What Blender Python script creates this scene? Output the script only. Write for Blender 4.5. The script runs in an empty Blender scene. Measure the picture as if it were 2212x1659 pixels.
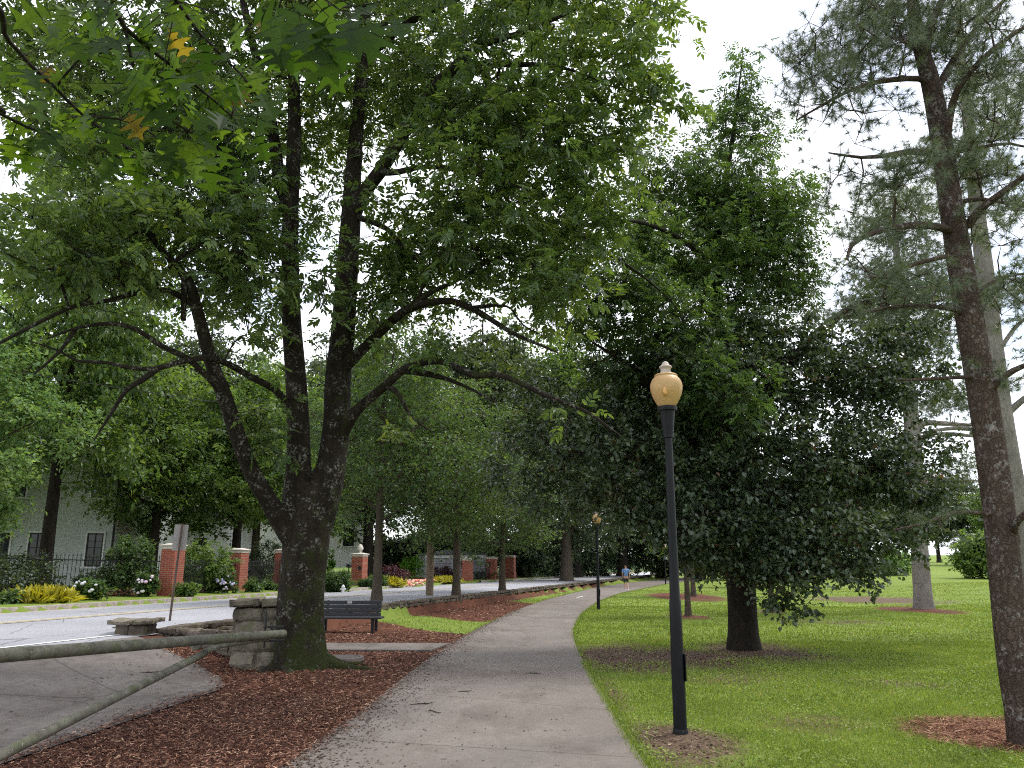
import bpy, math
import numpy as np
from mathutils import Vector

SC = bpy.context.scene
COL = SC.collection
RS = np.random.default_rng
F, CX, HOR, PITCH, EYE = 1600.0, 1106.0, 1225.0, math.radians(12.0), 1.6
CYP = HOR - F * math.tan(PITCH)
CP, SP = math.cos(PITCH), math.sin(PITCH)

# ---------------------------------------------------------------- projection helpers
def ray(x, y):
    a, b = (x - CX) / F, (CYP - y) / F
    return np.array([a, CP - b * SP, SP + b * CP])
def P(x, y, dep):
    d = ray(x, y)
    return np.array([0, 0, EYE]) + d * (dep / d[1])
def G(x, y, z=0.0):
    d = ray(x, y)
    return np.array([0, 0, EYE]) + d * ((z - EYE) / d[2])
def nz(v):
    v = np.asarray(v, float)
    return v / np.maximum(np.linalg.norm(v, axis=-1, keepdims=True), 1e-9)
def sstep(a, b, x):
    t = np.clip((np.asarray(x, float) - a) / (b - a), 0, 1)
    return t * t * (3 - 2 * t)

# ---------------------------------------------------------------- mesh accumulator
class M:
    def __init__(s):
        s.v, s.fi, s.ft, s.r, s.m, s.n, s.at = [], [], [], [], [], 0, []
    def add(s, v, f, rnd=None, mi=0, at=None):
        v = np.asarray(v, float).reshape(-1, 3); f = np.asarray(f, np.int64)
        if len(f) == 0: return
        s.v.append(v); s.fi.append((f + s.n).ravel()); s.ft.append(np.full(len(f), f.shape[1]))
        s.r.append(np.full(len(f), .5) if rnd is None else np.broadcast_to(np.asarray(rnd, float), (len(f),)))
        s.m.append(np.full(len(f), mi)); s.n += len(v)
        s.at.append(np.zeros(len(v)) if at is None else np.asarray(at, float))
    def box(s, c, d, rz=0, mi=0, rnd=.5, bev=0.0, taper=1.0, tilt=0.0):
        hx, hy, hz = d[0] / 2, d[1] / 2, d[2] / 2
        b = min(bev, hx * .45, hy * .45, hz * .45)
        if b <= 0:
            vs = [(x * hx * (taper if z > 0 else 1), y * hy * (taper if z > 0 else 1), z * hz) for z in (-1, 1) for x, y in ((-1, -1), (1, -1), (1, 1), (-1, 1))]
            fs = [(0, 3, 2, 1), (4, 5, 6, 7), (0, 1, 5, 4), (1, 2, 6, 5), (2, 3, 7, 6), (3, 0, 4, 7)]
        else:
            vs, fs = [], []
            prof = [(-hz, b), (-hz + b, 0), (hz - b, 0), (hz, b)]
            for z, ins in prof:
                x0, y0 = hx - ins, hy - ins
                k = taper if z > 0 else 1
                cb = max(b - ins, 0) + b * .5
                vs += [(-x0 * k + cb, -y0 * k, z), (x0 * k - cb, -y0 * k, z), (x0 * k, -y0 * k + cb, z), (x0 * k, y0 * k - cb, z),
                       (x0 * k - cb, y0 * k, z), (-x0 * k + cb, y0 * k, z), (-x0 * k, y0 * k - cb, z), (-x0 * k, -y0 * k + cb, z)]
            for l in range(3):
                for i in range(8):
                    j = (i + 1) % 8
                    fs.append((l * 8 + i, l * 8 + j, l * 8 + 8 + j, l * 8 + 8 + i))
        v = np.array(vs, float)
        if tilt: v = v @ np.array([[1, 0, 0], [0, math.cos(tilt), math.sin(tilt)], [0, -math.sin(tilt), math.cos(tilt)]])
        c_, s_ = math.cos(rz), math.sin(rz)
        v = v @ np.array([[c_, s_, 0], [-s_, c_, 0], [0, 0, 1]]) + np.array(c)
        s.add(v, fs, rnd, mi)
        if b > 0:
            n0 = 0
            s.add(v[:8], [tuple(range(7, -1, -1))], rnd, mi); s.add(v[24:32], [tuple(range(8))], rnd, mi)
    def tube(s, pts, rad, sides=8, cap=True, mi=0, rnd=.5, rough=0.0, seed=0):
        pts = np.asarray(pts, float); n = len(pts); rad = np.broadcast_to(np.asarray(rad, float), (n,))
        t = nz(np.gradient(pts, axis=0))
        u = np.cross(t[0], [0.31, 0.95, 0.05]); u = nz(u if np.linalg.norm(u) > .05 else np.cross(t[0], [1, 0, 0]))
        ang = np.linspace(0, 2 * math.pi, sides, endpoint=False); ca, sa = np.cos(ang), np.sin(ang)
        V = np.empty((n, sides, 3)); g = RS(seed)
        ph = g.uniform(0, 6.28, 8)
        for i in range(n):
            u = nz(u - t[i] * np.dot(u, t[i])); w = np.cross(t[i], u)
            k = np.ones(sides)
            if rough > 0:
                h = i * .35
                k = 1 + rough * (np.sin(2 * ang + ph[0] + h * .31) * .6 + np.sin(3 * ang + ph[1] - h * .23) * .5 + np.sin(5 * ang + ph[2] + h * .5) * .35
                                 + .3 * np.sin(h * 1.3 + ph[3] + ang) + .25 * np.sin(9 * ang + ph[4] + h * .9))
            V[i] = pts[i] + rad[i] * (np.outer(ca * k, u) + np.outer(sa * k, w))
        i0 = (np.arange(n - 1)[:, None] * sides + np.arange(sides)[None, :]); j0 = (np.arange(n - 1)[:, None] * sides + (np.arange(sides)[None, :] + 1) % sides)
        f = np.stack([i0, j0, j0 + sides, i0 + sides], -1).reshape(-1, 4)
        s.add(V.reshape(-1, 3), f, rnd, mi)
        if cap:
            s.add(V[-1], [tuple(range(sides))], rnd, mi); s.add(V[0], [tuple(range(sides - 1, -1, -1))], rnd, mi)
    def lathe(s, prof, c=(0, 0, 0), sides=24, mi=0):
        pts = np.array([(0, 0, z) for _, z in prof], float) + np.array(c)
        ang = np.linspace(0, 2 * math.pi, sides, endpoint=False)
        n = len(prof)
        V = np.empty((n, sides, 3))
        for i, (r, z) in enumerate(prof):
            V[i, :, 0] = c[0] + r * np.cos(ang); V[i, :, 1] = c[1] + r * np.sin(ang); V[i, :, 2] = c[2] + z
        i0 = (np.arange(n - 1)[:, None] * sides + np.arange(sides)[None, :]); j0 = (np.arange(n - 1)[:, None] * sides + (np.arange(sides)[None, :] + 1) % sides)
        s.add(V.reshape(-1, 3), np.stack([i0, j0, j0 + sides, i0 + sides], -1).reshape(-1, 4), .5, mi)
    def blob(s, c, r, nu=14, nv=9, amp=.15, seed=0, mi=0, rnd=.5):
        g = RS(seed); ph = g.uniform(0, 6.28, 6)
        u = np.linspace(0, 2 * math.pi, nu, endpoint=False); v = np.linspace(.001, math.pi - .001, nv)
        U, W = np.meshgrid(u, v)
        k = 1 + amp * (np.sin(2 * U + ph[0]) * np.sin(W) + .7 * np.sin(3 * U + 2 * W + ph[1]) * np.sin(W) + .6 * np.cos(3 * W + ph[2]) + .5 * np.sin(5 * U - W + ph[3]) * np.sin(W)) * .5
        V = np.stack([np.cos(U) * np.sin(W) * r[0] * k, np.sin(U) * np.sin(W) * r[1] * k, np.cos(W) * r[2] * k], -1) + np.array(c)
        i0 = (np.arange(nv - 1)[:, None] * nu + np.arange(nu)[None, :]); j0 = (np.arange(nv - 1)[:, None] * nu + (np.arange(nu)[None, :] + 1) % nu)
        s.add(V.reshape(-1, 3), np.stack([i0, i0 + nu, j0 + nu, j0], -1).reshape(-1, 4), rnd, mi)
    def sticks(s, p0, p1, r0, r1, rnd=.5, mi=0):
        n = len(p0)
        if n == 0: return
        d = nz(p1 - p0); u = nz(np.cross(d, np.array([.3, .9, .31]))); w = np.cross(d, u)
        V = np.empty((n, 6, 3)); r0 = np.broadcast_to(r0, (n,))[:, None]; r1 = np.broadcast_to(r1, (n,))[:, None]
        for k in range(3):
            a = 2.094 * k; o = u * math.cos(a) + w * math.sin(a)
            V[:, k] = p0 + o * r0; V[:, 3 + k] = p1 + o * r1
        b = np.arange(n)[:, None] * 6
        f = np.concatenate([b + np.array([[0, 1, 4, 3]]), b + np.array([[1, 2, 5, 4]]), b + np.array([[2, 0, 3, 5]])])
        s.add(V.reshape(-1, 3), f, rnd if np.ndim(rnd) == 0 else np.tile(rnd, 3), mi)
    def leaf(s, p, d, nrm, L, W, rnd, six=False, mi=0, curl=.14):
        n = len(p)
        if n == 0: return
        side = nz(np.cross(d, nrm)); up = np.cross(side, d)
        L = np.broadcast_to(L, (n,))[:, None]; W = np.broadcast_to(W, (n,))[:, None]
        b = np.arange(n)[:, None]
        if six:
            V = np.stack([p, p + d * L * .28 + side * W * .46 + up * L * .03, p + d * L * .66 + side * W * .4 + up * L * .0, p + d * L - up * L * curl,
                          p + d * L * .66 - side * W * .4, p + d * L * .28 - side * W * .46 + up * L * .03], 1)
            V[:, 0] -= up * L * .03
            f = np.concatenate([b * 6 + np.array([[0, 1, 2, 3]]), b * 6 + np.array([[0, 3, 4, 5]])])
            s.add(V.reshape(-1, 3), f, np.tile(rnd, 2), mi)
        else:
            V = np.stack([p, p + d * L * .45 + side * W * .5 + up * L * .05, p + d * L - up * L * curl, p + d * L * .45 - side * W * .5 + up * L * .05], 1)
            s.add(V.reshape(-1, 3), b * 4 + np.array([[0, 1, 2, 3]]), rnd, mi)
    def build(s, name, mats, parent=None, base=(0, 0, 0), smooth=False):
        me = bpy.data.meshes.new(name)
        v = np.concatenate(s.v) - np.array(base); fi = np.concatenate(s.fi); ft = np.concatenate(s.ft)
        me.vertices.add(len(v)); me.vertices.foreach_set('co', v.astype(np.float32).ravel())
        me.loops.add(len(fi)); me.loops.foreach_set('vertex_index', fi.astype(np.int32))
        me.polygons.add(len(ft))
        st = np.concatenate([[0], np.cumsum(ft)[:-1]])
        me.polygons.foreach_set('loop_start', st.astype(np.int32))
        me.polygons.foreach_set('material_index', np.concatenate(s.m).astype(np.int32))
        me.polygons.foreach_set('use_smooth', np.full(len(ft), smooth))
        me.update(calc_edges=True)
        a = me.attributes.new('rnd', 'FLOAT', 'FACE'); a.data.foreach_set('value', np.concatenate(s.r).astype(np.float32))
        at = np.concatenate(s.at)
        if at.any():
            b = me.attributes.new('along', 'FLOAT', 'POINT'); b.data.foreach_set('value', at.astype(np.float32))
        for m in (mats if isinstance(mats, (list, tuple)) else [mats]): me.materials.append(m)
        o = bpy.data.objects.new(name, me); COL.objects.link(o)
        if parent is not None: o.parent = parent
        else: o.location = base
        return o

def tag(o, label, cat, group=None, kind=None):
    if label: o['label'] = label
    if cat: o['category'] = cat
    if group: o['group'] = group
    if kind: o['kind'] = kind
    return o
def thing(name, label, cat, loc=(0, 0, 0), group=None):
    o = bpy.data.objects.new(name, None); COL.objects.link(o); o.location = Vector([float(a) for a in loc]); o.empty_display_size = .3
    return tag(o, label, cat, group)
def dup(root, loc, rz=0, sc=1.0, label=None, group=None):
    r = root.copy(); COL.objects.link(r); r.location = Vector([float(a) for a in loc]); r.rotation_euler = (0, 0, rz)
    r.scale = (sc, sc, sc) if np.ndim(sc) == 0 else sc
    if label: r['label'] = label
    if group: r['group'] = group
    for ch in list(root.children):
        c = ch.copy(); COL.objects.link(c); c.parent = r
        for g in list(ch.children):
            d = g.copy(); COL.objects.link(d); d.parent = c
    return r

# ---------------------------------------------------------------- materials
class N:
    def __init__(s, name):
        s.mat = bpy.data.materials.new(name); s.mat.use_nodes = True
        s.t = s.mat.node_tree; s.t.nodes.clear(); s.out = s.t.nodes.new('ShaderNodeOutputMaterial')
    def n(s, typ, ins=None, **kw):
        nd = s.t.nodes.new('ShaderNode' + typ)
        for k, v in kw.items(): setattr(nd, k, v)
        for k, v in (ins or {}).items():
            if isinstance(v, tuple) and len(v) == 2 and hasattr(v[0], 'outputs'): s.t.links.new(v[0].outputs[v[1]], nd.inputs[k])
            elif hasattr(v, 'outputs'): s.t.links.new(v.outputs[0], nd.inputs[k])
            else:
                if isinstance(v, tuple) and len(v) == 3 and nd.inputs[k].type == 'RGBA': v = v + (1,)
                nd.inputs[k].default_value = v
        return nd
    def pos(s, scale=(1, 1, 1), obj=True):
        tc = s.n('TexCoord')
        return s.n('Mapping', {'Vector': (tc, 'Object'), 'Scale': scale})
    def noise(s, vec, scale, detail=4, rough=.55, dist=0.0):
        return s.n('TexNoise', {'Vector': vec, 'Scale': scale, 'Detail': detail, 'Roughness': rough, 'Distortion': dist})
    def ramp(s, fac, stops):
        r = s.n('ValToRGB', {'Fac': fac}); e = r.color_ramp.elements
        while len(e) < len(stops): e.new(.5)
        for i, (p, c) in enumerate(stops):
            e[i].position = p; e[i].color = (c[0], c[1], c[2], 1) if np.ndim(c) else (c, c, c, 1)
        return r
    def mix(s, fac, a, b, typ='MIX'):
        m = s.n('Mix', data_type='RGBA', blend_type=typ)
        for idx, v in ((0, fac), (6, a), (7, b)):
            if hasattr(v, 'outputs'):
                o = v.outputs[2] if v.bl_idname == 'ShaderNodeMix' else v.outputs[0]
                s.t.links.new(o, m.inputs[idx])
            elif isinstance(v, tuple) and len(v) == 2: s.t.links.new(v[0].outputs[v[1]], m.inputs[idx])
            else: m.inputs[idx].default_value = v if idx == 0 else (v[0], v[1], v[2], 1)
        return m
    def co(s, nd): return (nd, 2) if nd.bl_idname == 'ShaderNodeMix' else nd
    def finish(s, color, rough=.6, spec=.3, bump=None, bs=.3, bd=.02, metal=0.0, trans=None, tf=.35, emit=None):
        ins = {'Roughness': rough, 'Specular IOR Level': spec, 'Metallic': metal}
        ins['Base Color'] = s.co(color) if hasattr(color, 'outputs') else color
        if bump is not None:
            b = s.n('Bump', {'Height': s.co(bump) if hasattr(bump, 'outputs') else bump, 'Strength': bs, 'Distance': bd}); ins['Normal'] = b
        p = s.n('BsdfPrincipled', ins)
        if trans is not None:
            tr = s.n('BsdfTranslucent', {'Color': s.co(trans) if hasattr(trans, 'outputs') else trans})
            mx = s.n('MixShader', {0: tf}); s.t.links.new(p.outputs[0], mx.inputs[1]); s.t.links.new(tr.outputs[0], mx.inputs[2])
            s.t.links.new(mx.outputs[0], s.out.inputs[0])
        else: s.t.links.new(p.outputs[0], s.out.inputs[0])
        return s.mat

def simple(name, c, rough=.6, var=.25, scale=6, bs=.2, bd=.01, spec=.3, metal=0.0):
    k = N(name); p = k.pos(); n = k.noise(p, scale, 5)
    lo = tuple(v * (1 - var) for v in c); hi = tuple(min(1, v * (1 + var)) for v in c)
    r = k.ramp(n, [(.3, lo), (.7, hi)])
    return k.finish(r, rough, spec, n, bs, bd, metal)

def leafmat(name, dark, mid, light, tf=.4, rough=.45, spec=.35, odd=None, tl=1.6, oddp=.975):
    k = N(name); a = k.n('Attribute', attribute_name='rnd')
    st = [(0, dark), (.45, mid), (.9, light)]
    if odd: st += [(oddp, light), (min(oddp + .006, .998), odd)]
    r = k.ramp((a, 'Fac'), st)
    t = k.mix(1.0, r, (tl * 1.25, tl * 1.15, tl * .45), 'MULTIPLY')
    return k.finish(r, rough, spec, trans=t, tf=tf)

def barkmat(name, dark, light, moss=None, lichen=None, vs=9, stretch=.22, bs=.8, mossz=3.0, plates=.3):
    k = N(name); p = k.pos((1, 1, stretch)); p2 = k.pos()
    wn = k.noise(p2, vs * .9, 4, .6); wp = k.mix(.12, p, (wn, 'Color'))
    vo = k.n('TexVoronoi', {'Vector': (wp, 2), 'Scale': vs * 2.2, 'Randomness': 1.0}, feature='DISTANCE_TO_EDGE')
    no = k.noise((wp, 2), vs * 1.5, 8, .68, .3); fi = k.noise(p2, vs * 7, 5, .7); bg = k.noise(p2, 1.7, 4, .6)
    h = k.mix(plates, k.ramp(no, [(.33, 0), (.64, 1)]), k.ramp((vo, 'Distance'), [(0, .0), (.22, 1.0)]))
    h = k.mix(.3, h, fi)
    c = k.mix((h, 2), dark, light)
    c = k.mix(k.ramp(bg, [(.35, .55), (.65, 0)]), c, dark)
    if lichen:
        ln = k.noise(p2, 4.5, 5, .7); lm = k.ramp(ln, [(.50, 0), (.62, .85)])
        sp = k.noise(p2, 26, 3, .6); lm = k.mix(1.0, lm, k.ramp(sp, [(.50, 0), (.58, 1)]), 'MULTIPLY')
        c = k.mix((lm, 2), c, lichen)
    if moss:
        mn = k.noise(p2, 3.6, 6, .7); tc = k.n('TexCoord'); sx = k.n('SeparateXYZ', {0: (tc, 'Object')})
        mz = k.n('MapRange', {'Value': (sx, 'Z'), 'From Min': 0.0, 'From Max': mossz, 'To Min': .10, 'To Max': -.10})
        mx_ = k.n('MapRange', {'Value': (sx, 'X'), 'From Min': -.5, 'From Max': .6, 'To Min': -.06, 'To Max': .08})
        ad = k.n('Math', {0: k.n('Math', {0: mn, 1: mz}, operation='ADD'), 1: mx_}, operation='ADD')
        c = k.mix(k.ramp(ad, [(.50, 0), (.66, .85)]), c, moss)
    return k.finish(c, .92, .12, h, bs, .03)

MAT = {}
MAT['ash_leaf'] = leafmat('ash_leaf', (.040, .074, .028), (.074, .125, .042), (.135, .20, .056), tf=.45, spec=.5, rough=.4, odd=(.20, .24, .03), oddp=.985)
MAT['sap_leaf'] = leafmat('second_ash_leaf', (.036, .070, .025), (.058, .108, .036), (.10, .165, .046), tf=.42)
MAT['oak_leaf'] = leafmat('oak_leaf', (.016, .037, .008), (.038, .076, .012), (.074, .125, .017), tf=.6, rough=.55, odd=(.13, .10, .02), oddp=.985, tl=1.7, spec=.18)
MAT['dark_leaf'] = leafmat('dark_leaf', (.028, .045, .026), (.050, .077, .041), (.085, .12, .058), tf=.25, rough=.34, spec=.6, odd=(.11, .06, .035), oddp=.985)
MAT['maple_leaf'] = leafmat('maple_leaf', (.042, .082, .026), (.08, .142, .038), (.14, .215, .055), tf=.42)
MAT['pale_leaf'] = leafmat('pale_leaf', (.07, .14, .05), (.13, .22, .085), (.20, .30, .13), tf=.4)
MAT['young_leaf'] = leafmat('young_leaf', (.032, .066, .028), (.056, .105, .038), (.10, .16, .05), tf=.42)
MAT['deep_leaf'] = leafmat('deep_leaf', (.030, .048, .030), (.052, .080, .042), (.088, .122, .058), tf=.3)
MAT['gold_leaf'] = leafmat('gold_leaf', (.20, .20, .02), (.34, .32, .03), (.46, .43, .06), tf=.35)
MAT['purple_leaf'] = leafmat('purple_leaf', (.035, .012, .022), (.07, .022, .038), (.12, .045, .06), tf=.3)
MAT['lime_leaf'] = leafmat('lime_leaf', (.07, .17, .02), (.12, .27, .03), (.19, .36, .05), tf=.4)
MAT['silver_leaf'] = leafmat('silver_leaf', (.20, .27, .22), (.30, .37, .31), (.42, .48, .42), tf=.3)
MAT['needle'] = leafmat('pine_needle', (.045, .066, .042), (.078, .106, .062), (.122, .152, .085), tf=.25, rough=.4, spec=.4)
MAT['grass'] = leafmat('grass_blade', (.085, .135, .024), (.15, .215, .036), (.25, .32, .07), tf=.4, rough=.5, odd=(.40, .34, .18), oddp=.94, tl=1.2)
MAT['ash_bark'] = barkmat('ash_bark', (.008, .0065, .005), (.044, .034, .025), moss=(.026, .034, .008), lichen=(.19, .19, .165), vs=11, mossz=3.4, plates=.2)
MAT['dark_bark'] = barkmat('dark_bark', (.011, .009, .007), (.042, .034, .027), vs=10)
MAT['pine_bark'] = barkmat('pine_bark', (.034, .023, .019), (.145, .104, .085), vs=12, stretch=.45, lichen=(.27, .25, .24), bs=1.0, plates=.6)
MAT['grey_bark'] = barkmat('grey_bark', (.10, .09, .08), (.34, .31, .28), vs=9, stretch=.35, plates=.4)
MAT['young_bark'] = barkmat('young_bark', (.05, .04, .03), (.13, .105, .08), vs=14)

def ground_mat():
    k = N('park_ground'); tc = k.n('TexCoord'); p = k.pos()
    big = k.noise(p, .16, 4, .6); med = k.noise(p, .9, 5, .6); fine = k.noise(p, 22, 6, .7); hair = k.noise(k.pos((1, .35, 1)), 90, 3, .7)
    g = k.mix(k.ramp(big, [(.35, 0), (.65, 1)]), (.11, .17, .026), (.175, .235, .04))
    g = k.mix(k.ramp(med, [(.40, 0), (.72, .6)]), g, (.20, .23, .05))
    g = k.mix(k.ramp(fine, [(.3, .55), (.65, 0)]), g, (.075, .115, .02))
    g = k.mix(k.ramp(hair, [(.5, 0), (.8, .5)]), g, (.24, .30, .075))
    d = k.ramp(fine, [(.28, (.045, .030, .02)), (.5, (.10, .068, .046)), (.72, (.19, .14, .10))])
    m = k.ramp(hair, [(.25, (.04, .016, .010)), (.5, (.115, .045, .026)), (.75, (.23, .105, .062))])
    m = k.mix(k.ramp(med, [(.35, 0), (.65, .6)]), m, (.055, .026, .018))
    ad = k.n('Attribute', attribute_name='dirt'); am = k.n('Attribute', attribute_name='mulch'); ai = k.n('Attribute', attribute_name='ivy')
    def rag(att, amp=.55):
        s1 = k.n('Math', {0: med, 1: .5}, operation='SUBTRACT'); s2 = k.n('Math', {0: fine, 1: .5}, operation='SUBTRACT')
        s3 = k.n('Math', {0: s1, 1: s2}, operation='ADD'); s4 = k.n('Math', {0: s3, 1: amp}, operation='MULTIPLY')
        s5 = k.n('Math', {0: (att, 'Fac'), 1: s4}, operation='ADD')
        return k.ramp(s5, [(.40, 0), (.60, 1)])
    c = k.mix(rag(ad, 1.1), g, d); c = k.mix(rag(am), c, m)
    iv = k.ramp(fine, [(.3, (.012, .03, .012)), (.7, (.06, .11, .03))])
    c = k.mix(rag(ai), c, iv)
    hh = k.mix(.5, fine, hair)
    return k.finish(c, .9, .1, hh, .6, .04)
MAT['ground'] = ground_mat()

def path_mat():
    k = N('path_concrete'); p = k.pos()
    a = k.noise(p, .5, 5, .6); b = k.noise(p, 14, 6, .65); f = k.noise(p, 130, 3, .6); st = k.noise(k.pos((1, .5, 1)), 1.6, 6, .6)
    c = k.mix(k.ramp(a, [(.35, 0), (.65, 1)]), (.148, .125, .110), (.208, .181, .160))
    c = k.mix(k.ramp(b, [(.35, .45), (.62, 0)]), c, (.12, .10, .088))
    c = k.mix(k.ramp(st, [(.50, 0), (.70, .6)]), c, (.088, .066, .055))
    c = k.mix(k.ramp(f, [(.35, .35), (.6, 0)]), c, (.085, .075, .066))
    s = k.n('Attribute', attribute_name='along')
    m = k.n('Math', {0: (s, 'Fac'), 1: 2.42}, operation='MODULO'); wob = k.n('Math', {0: k.noise(p, 3, 2), 1: .03}, operation='MULTIPLY')
    m2 = k.n('Math', {0: m, 1: wob}, operation='ADD')
    j = k.ramp(k.n('Math', {0: m2, 1: 1.0}, operation='MULTIPLY'), [(.016, 0), (.02, 1), (.034, 1), (.038, 0)])
    c = k.mix(k.n('Math', {0: j, 1: .75}, operation='MULTIPLY'), c, (.05, .042, .036))
    h = k.mix(.6, b, f); h2 = k.mix(j, h, (0, 0, 0))
    return k.finish(c, .85, .2, h2, .25, .01)
MAT['path'] = path_mat()

def road_mat(name, base, line=False):
    k = N(name); p = k.pos()
    a = k.noise(p, .35, 5, .6); f = k.noise(p, 60, 4, .7); cr = k.n('TexVoronoi', {'Vector': k.mix(.06, p, k.noise(p, 2.5, 3)).outputs[2].node and (k.mix(.10, p, (k.noise(p, 2.0, 4), 'Color')), 2), 'Scale': .55}, feature='DISTANCE_TO_EDGE')
    c = k.mix(k.ramp(a, [(.35, 0), (.65, 1)]), tuple(v * .85 for v in base), tuple(v * 1.1 for v in base))
    c = k.mix(k.ramp(f, [(.3, .3), (.65, 0)]), c, tuple(v * .6 for v in base))
    c = k.mix(k.ramp((cr, 'Distance'), [(.0, .7), (.004, .5), (.008, 0)]), c, (.07, .068, .066))
    return k.finish(c, .55, .45, f, .2, .01)
MAT['road'] = road_mat('worn_asphalt', (.30, .30, .325))
k = N('drive_concrete'); p = k.pos(); a_ = k.noise(p, .8, 6, .65); b_ = k.noise(p, 9, 6, .7); st2 = k.noise(k.pos((1, .4, 1)), 2.2, 6, .65); wv = k.mix(.10, p, (k.noise(p, 2.0, 4), 'Color'))
cr_ = k.n('TexVoronoi', {'Vector': (wv, 2), 'Scale': .42}, feature='DISTANCE_TO_EDGE')
c = k.mix(k.ramp(a_, [(.35, 0), (.65, 1)]), (.12, .103, .092), (.19, .168, .15)); c = k.mix(k.ramp(st2, [(.48, 0), (.68, .7)]), c, (.065, .050, .042)); c = k.mix(k.ramp(b_, [(.35, .5), (.6, 0)]), c, (.07, .06, .053))
c = k.mix(k.ramp((cr_, 'Distance'), [(0, .8), (.002, .5), (.005, 0)]), c, (.04, .034, .03))
MAT['drive'] = k.finish(c, .88, .2, b_, .35, .01)
MAT['curb'] = simple('kerb_concrete', (.30, .265, .225), .9, .3, 9)

def stone_mat(name, base):
    k = N(name); p = k.pos()
    at = k.n('Attribute', attribute_name='rnd')
    n1 = k.noise(p, 5, 6, .65); n2 = k.noise(p, 28, 5, .7); n3 = k.noise(k.pos((1, 1, .3)), 4, 4, .6)
    c = k.mix((at, 'Fac'), tuple(v * .6 for v in base), tuple(v * 1.35 for v in base))
    c = k.mix(k.ramp(n1, [(.4, 0), (.7, .7)]), c, tuple(v * 1.5 for v in base))
    c = k.mix(k.ramp(n3, [(.5, 0), (.66, .75)]), c, (.035, .032, .026))
    c = k.mix(k.ramp(n2, [(.35, .5), (.6, 0)]), c, tuple(v * .4 for v in base))
    c = k.mix(k.ramp(k.noise(p, 3.0, 3), [(.56, 0), (.7, .5)]), c, (.07, .085, .03))
    return k.finish(c, .95, .1, k.mix(.5, n1, n2), .8, .03)
MAT['stone'] = stone_mat('granite_stone', (.17, .15, .115))
MAT['wall_stone'] = stone_mat('low_wall_stone', (.115, .095, .075))

def brick_mat(name, c1, c2, mortar, scale=1.0, bst=.4):
    k = N(name); tc = k.n('TexCoord')
    sx = k.n('SeparateXYZ', {0: (tc, 'Object')}); xy = k.n('Math', {0: (sx, 'X'), 1: (sx, 'Y')}, operation='ADD')
    cb = k.n('CombineXYZ', {0: xy, 1: (sx, 'Z'), 2: 0.0})
    b = k.n('TexBrick', {'Vector': cb, 'Color1': c1, 'Color2': c2, 'Mortar': mortar, 'Scale': 1.0, 'Mortar Size': .008 * scale, 'Brick Width': .21 * scale, 'Row Height': .073 * scale})
    n = k.noise(k.pos(), 3, 4); c = k.mix(k.ramp(n, [(.4, 0), (.7, .4)]), b, tuple(v * .7 for v in c1))
    bb = k.n('Bump', {'Height': (b, 'Fac'), 'Strength': bst, 'Distance': -.01})
    pr = k.n('BsdfPrincipled', {'Base Color': (c, 2), 'Roughness': .85, 'Normal': bb, 'Specular IOR Level': .2})
    k.t.links.new(pr.outputs[0], k.out.inputs[0]); return k.mat
MAT['brick'] = brick_mat('red_brick', (.30, .072, .038), (.235, .052, .032), (.31, .23, .19))
MAT['white_brick'] = brick_mat('painted_white_brick', (.50, .53, .52), (.46, .49, .48), (.43, .46, .45), bst=.03)
MAT['limestone'] = simple('cast_stone', (.50, .46, .40), .85, .15)
MAT['white_trim'] = simple('white_trim', (.62, .63, .62), .6, .08)
MAT['white_wall'] = simple('white_stucco', (.74, .73, .74), .9, .06)
MAT['grey_wall'] = simple('grey_wall', (.36, .36, .38), .8, .1)
MAT['glass'] = simple('dark_glass', (.012, .018, .018), .12, .2, spec=.6, bs=0)
MAT['black_frame'] = simple('black_frame', (.015, .015, .016), .5, .1)
MAT['slate'] = simple('slate_roof', (.13, .13, .15), .8, .25, 12)
MAT['iron'] = simple('black_iron', (.012, .013, .014), .5, .2)
MAT['post_black'] = simple('black_paint', (.0035, .004, .0062), .45, .35, 7, .06, .004, .22)
def chip(name, stops):
    k = N(name); a = k.n('Attribute', attribute_name='rnd'); return k.finish(k.ramp((a, 'Fac'), stops), .9, .12)
MAT['mulch'] = chip('bark_mulch', [(0, (.036, .018, .014)), (.3, (.095, .042, .029)), (.6, (.18, .083, .053)), (.85, (.31, .17, .11)), (1, (.46, .31, .21))])
MAT['litter'] = chip('leaf_litter', [(0, (.03, .02, .014)), (.4, (.085, .052, .034)), (.75, (.17, .11, .075)), (1, (.34, .25, .17))])
MAT['straw'] = chip('pine_straw', [(0, (.06, .025, .016)), (.4, (.17, .075, .045)), (.8, (.32, .17, .10)), (1, (.46, .30, .19))])
MAT['wood_pole'] = simple('weathered_wood', (.17, .125, .085), .9, .3, 14)
MAT['bench_wood'] = simple('dark_stained_slats', (.018, .020, .024), .55, .35, 16, .2, .003)
MAT['galv'] = simple('sign_back_metal', (.30, .29, .28), .5, .1, 6, .05)
MAT['sign_post'] = simple('rusty_sign_post', (.10, .07, .055), .7, .35, 18)
MAT['cover_iron'] = simple('cast_iron_cover', (.07, .06, .055), .8, .3, 20)

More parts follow.
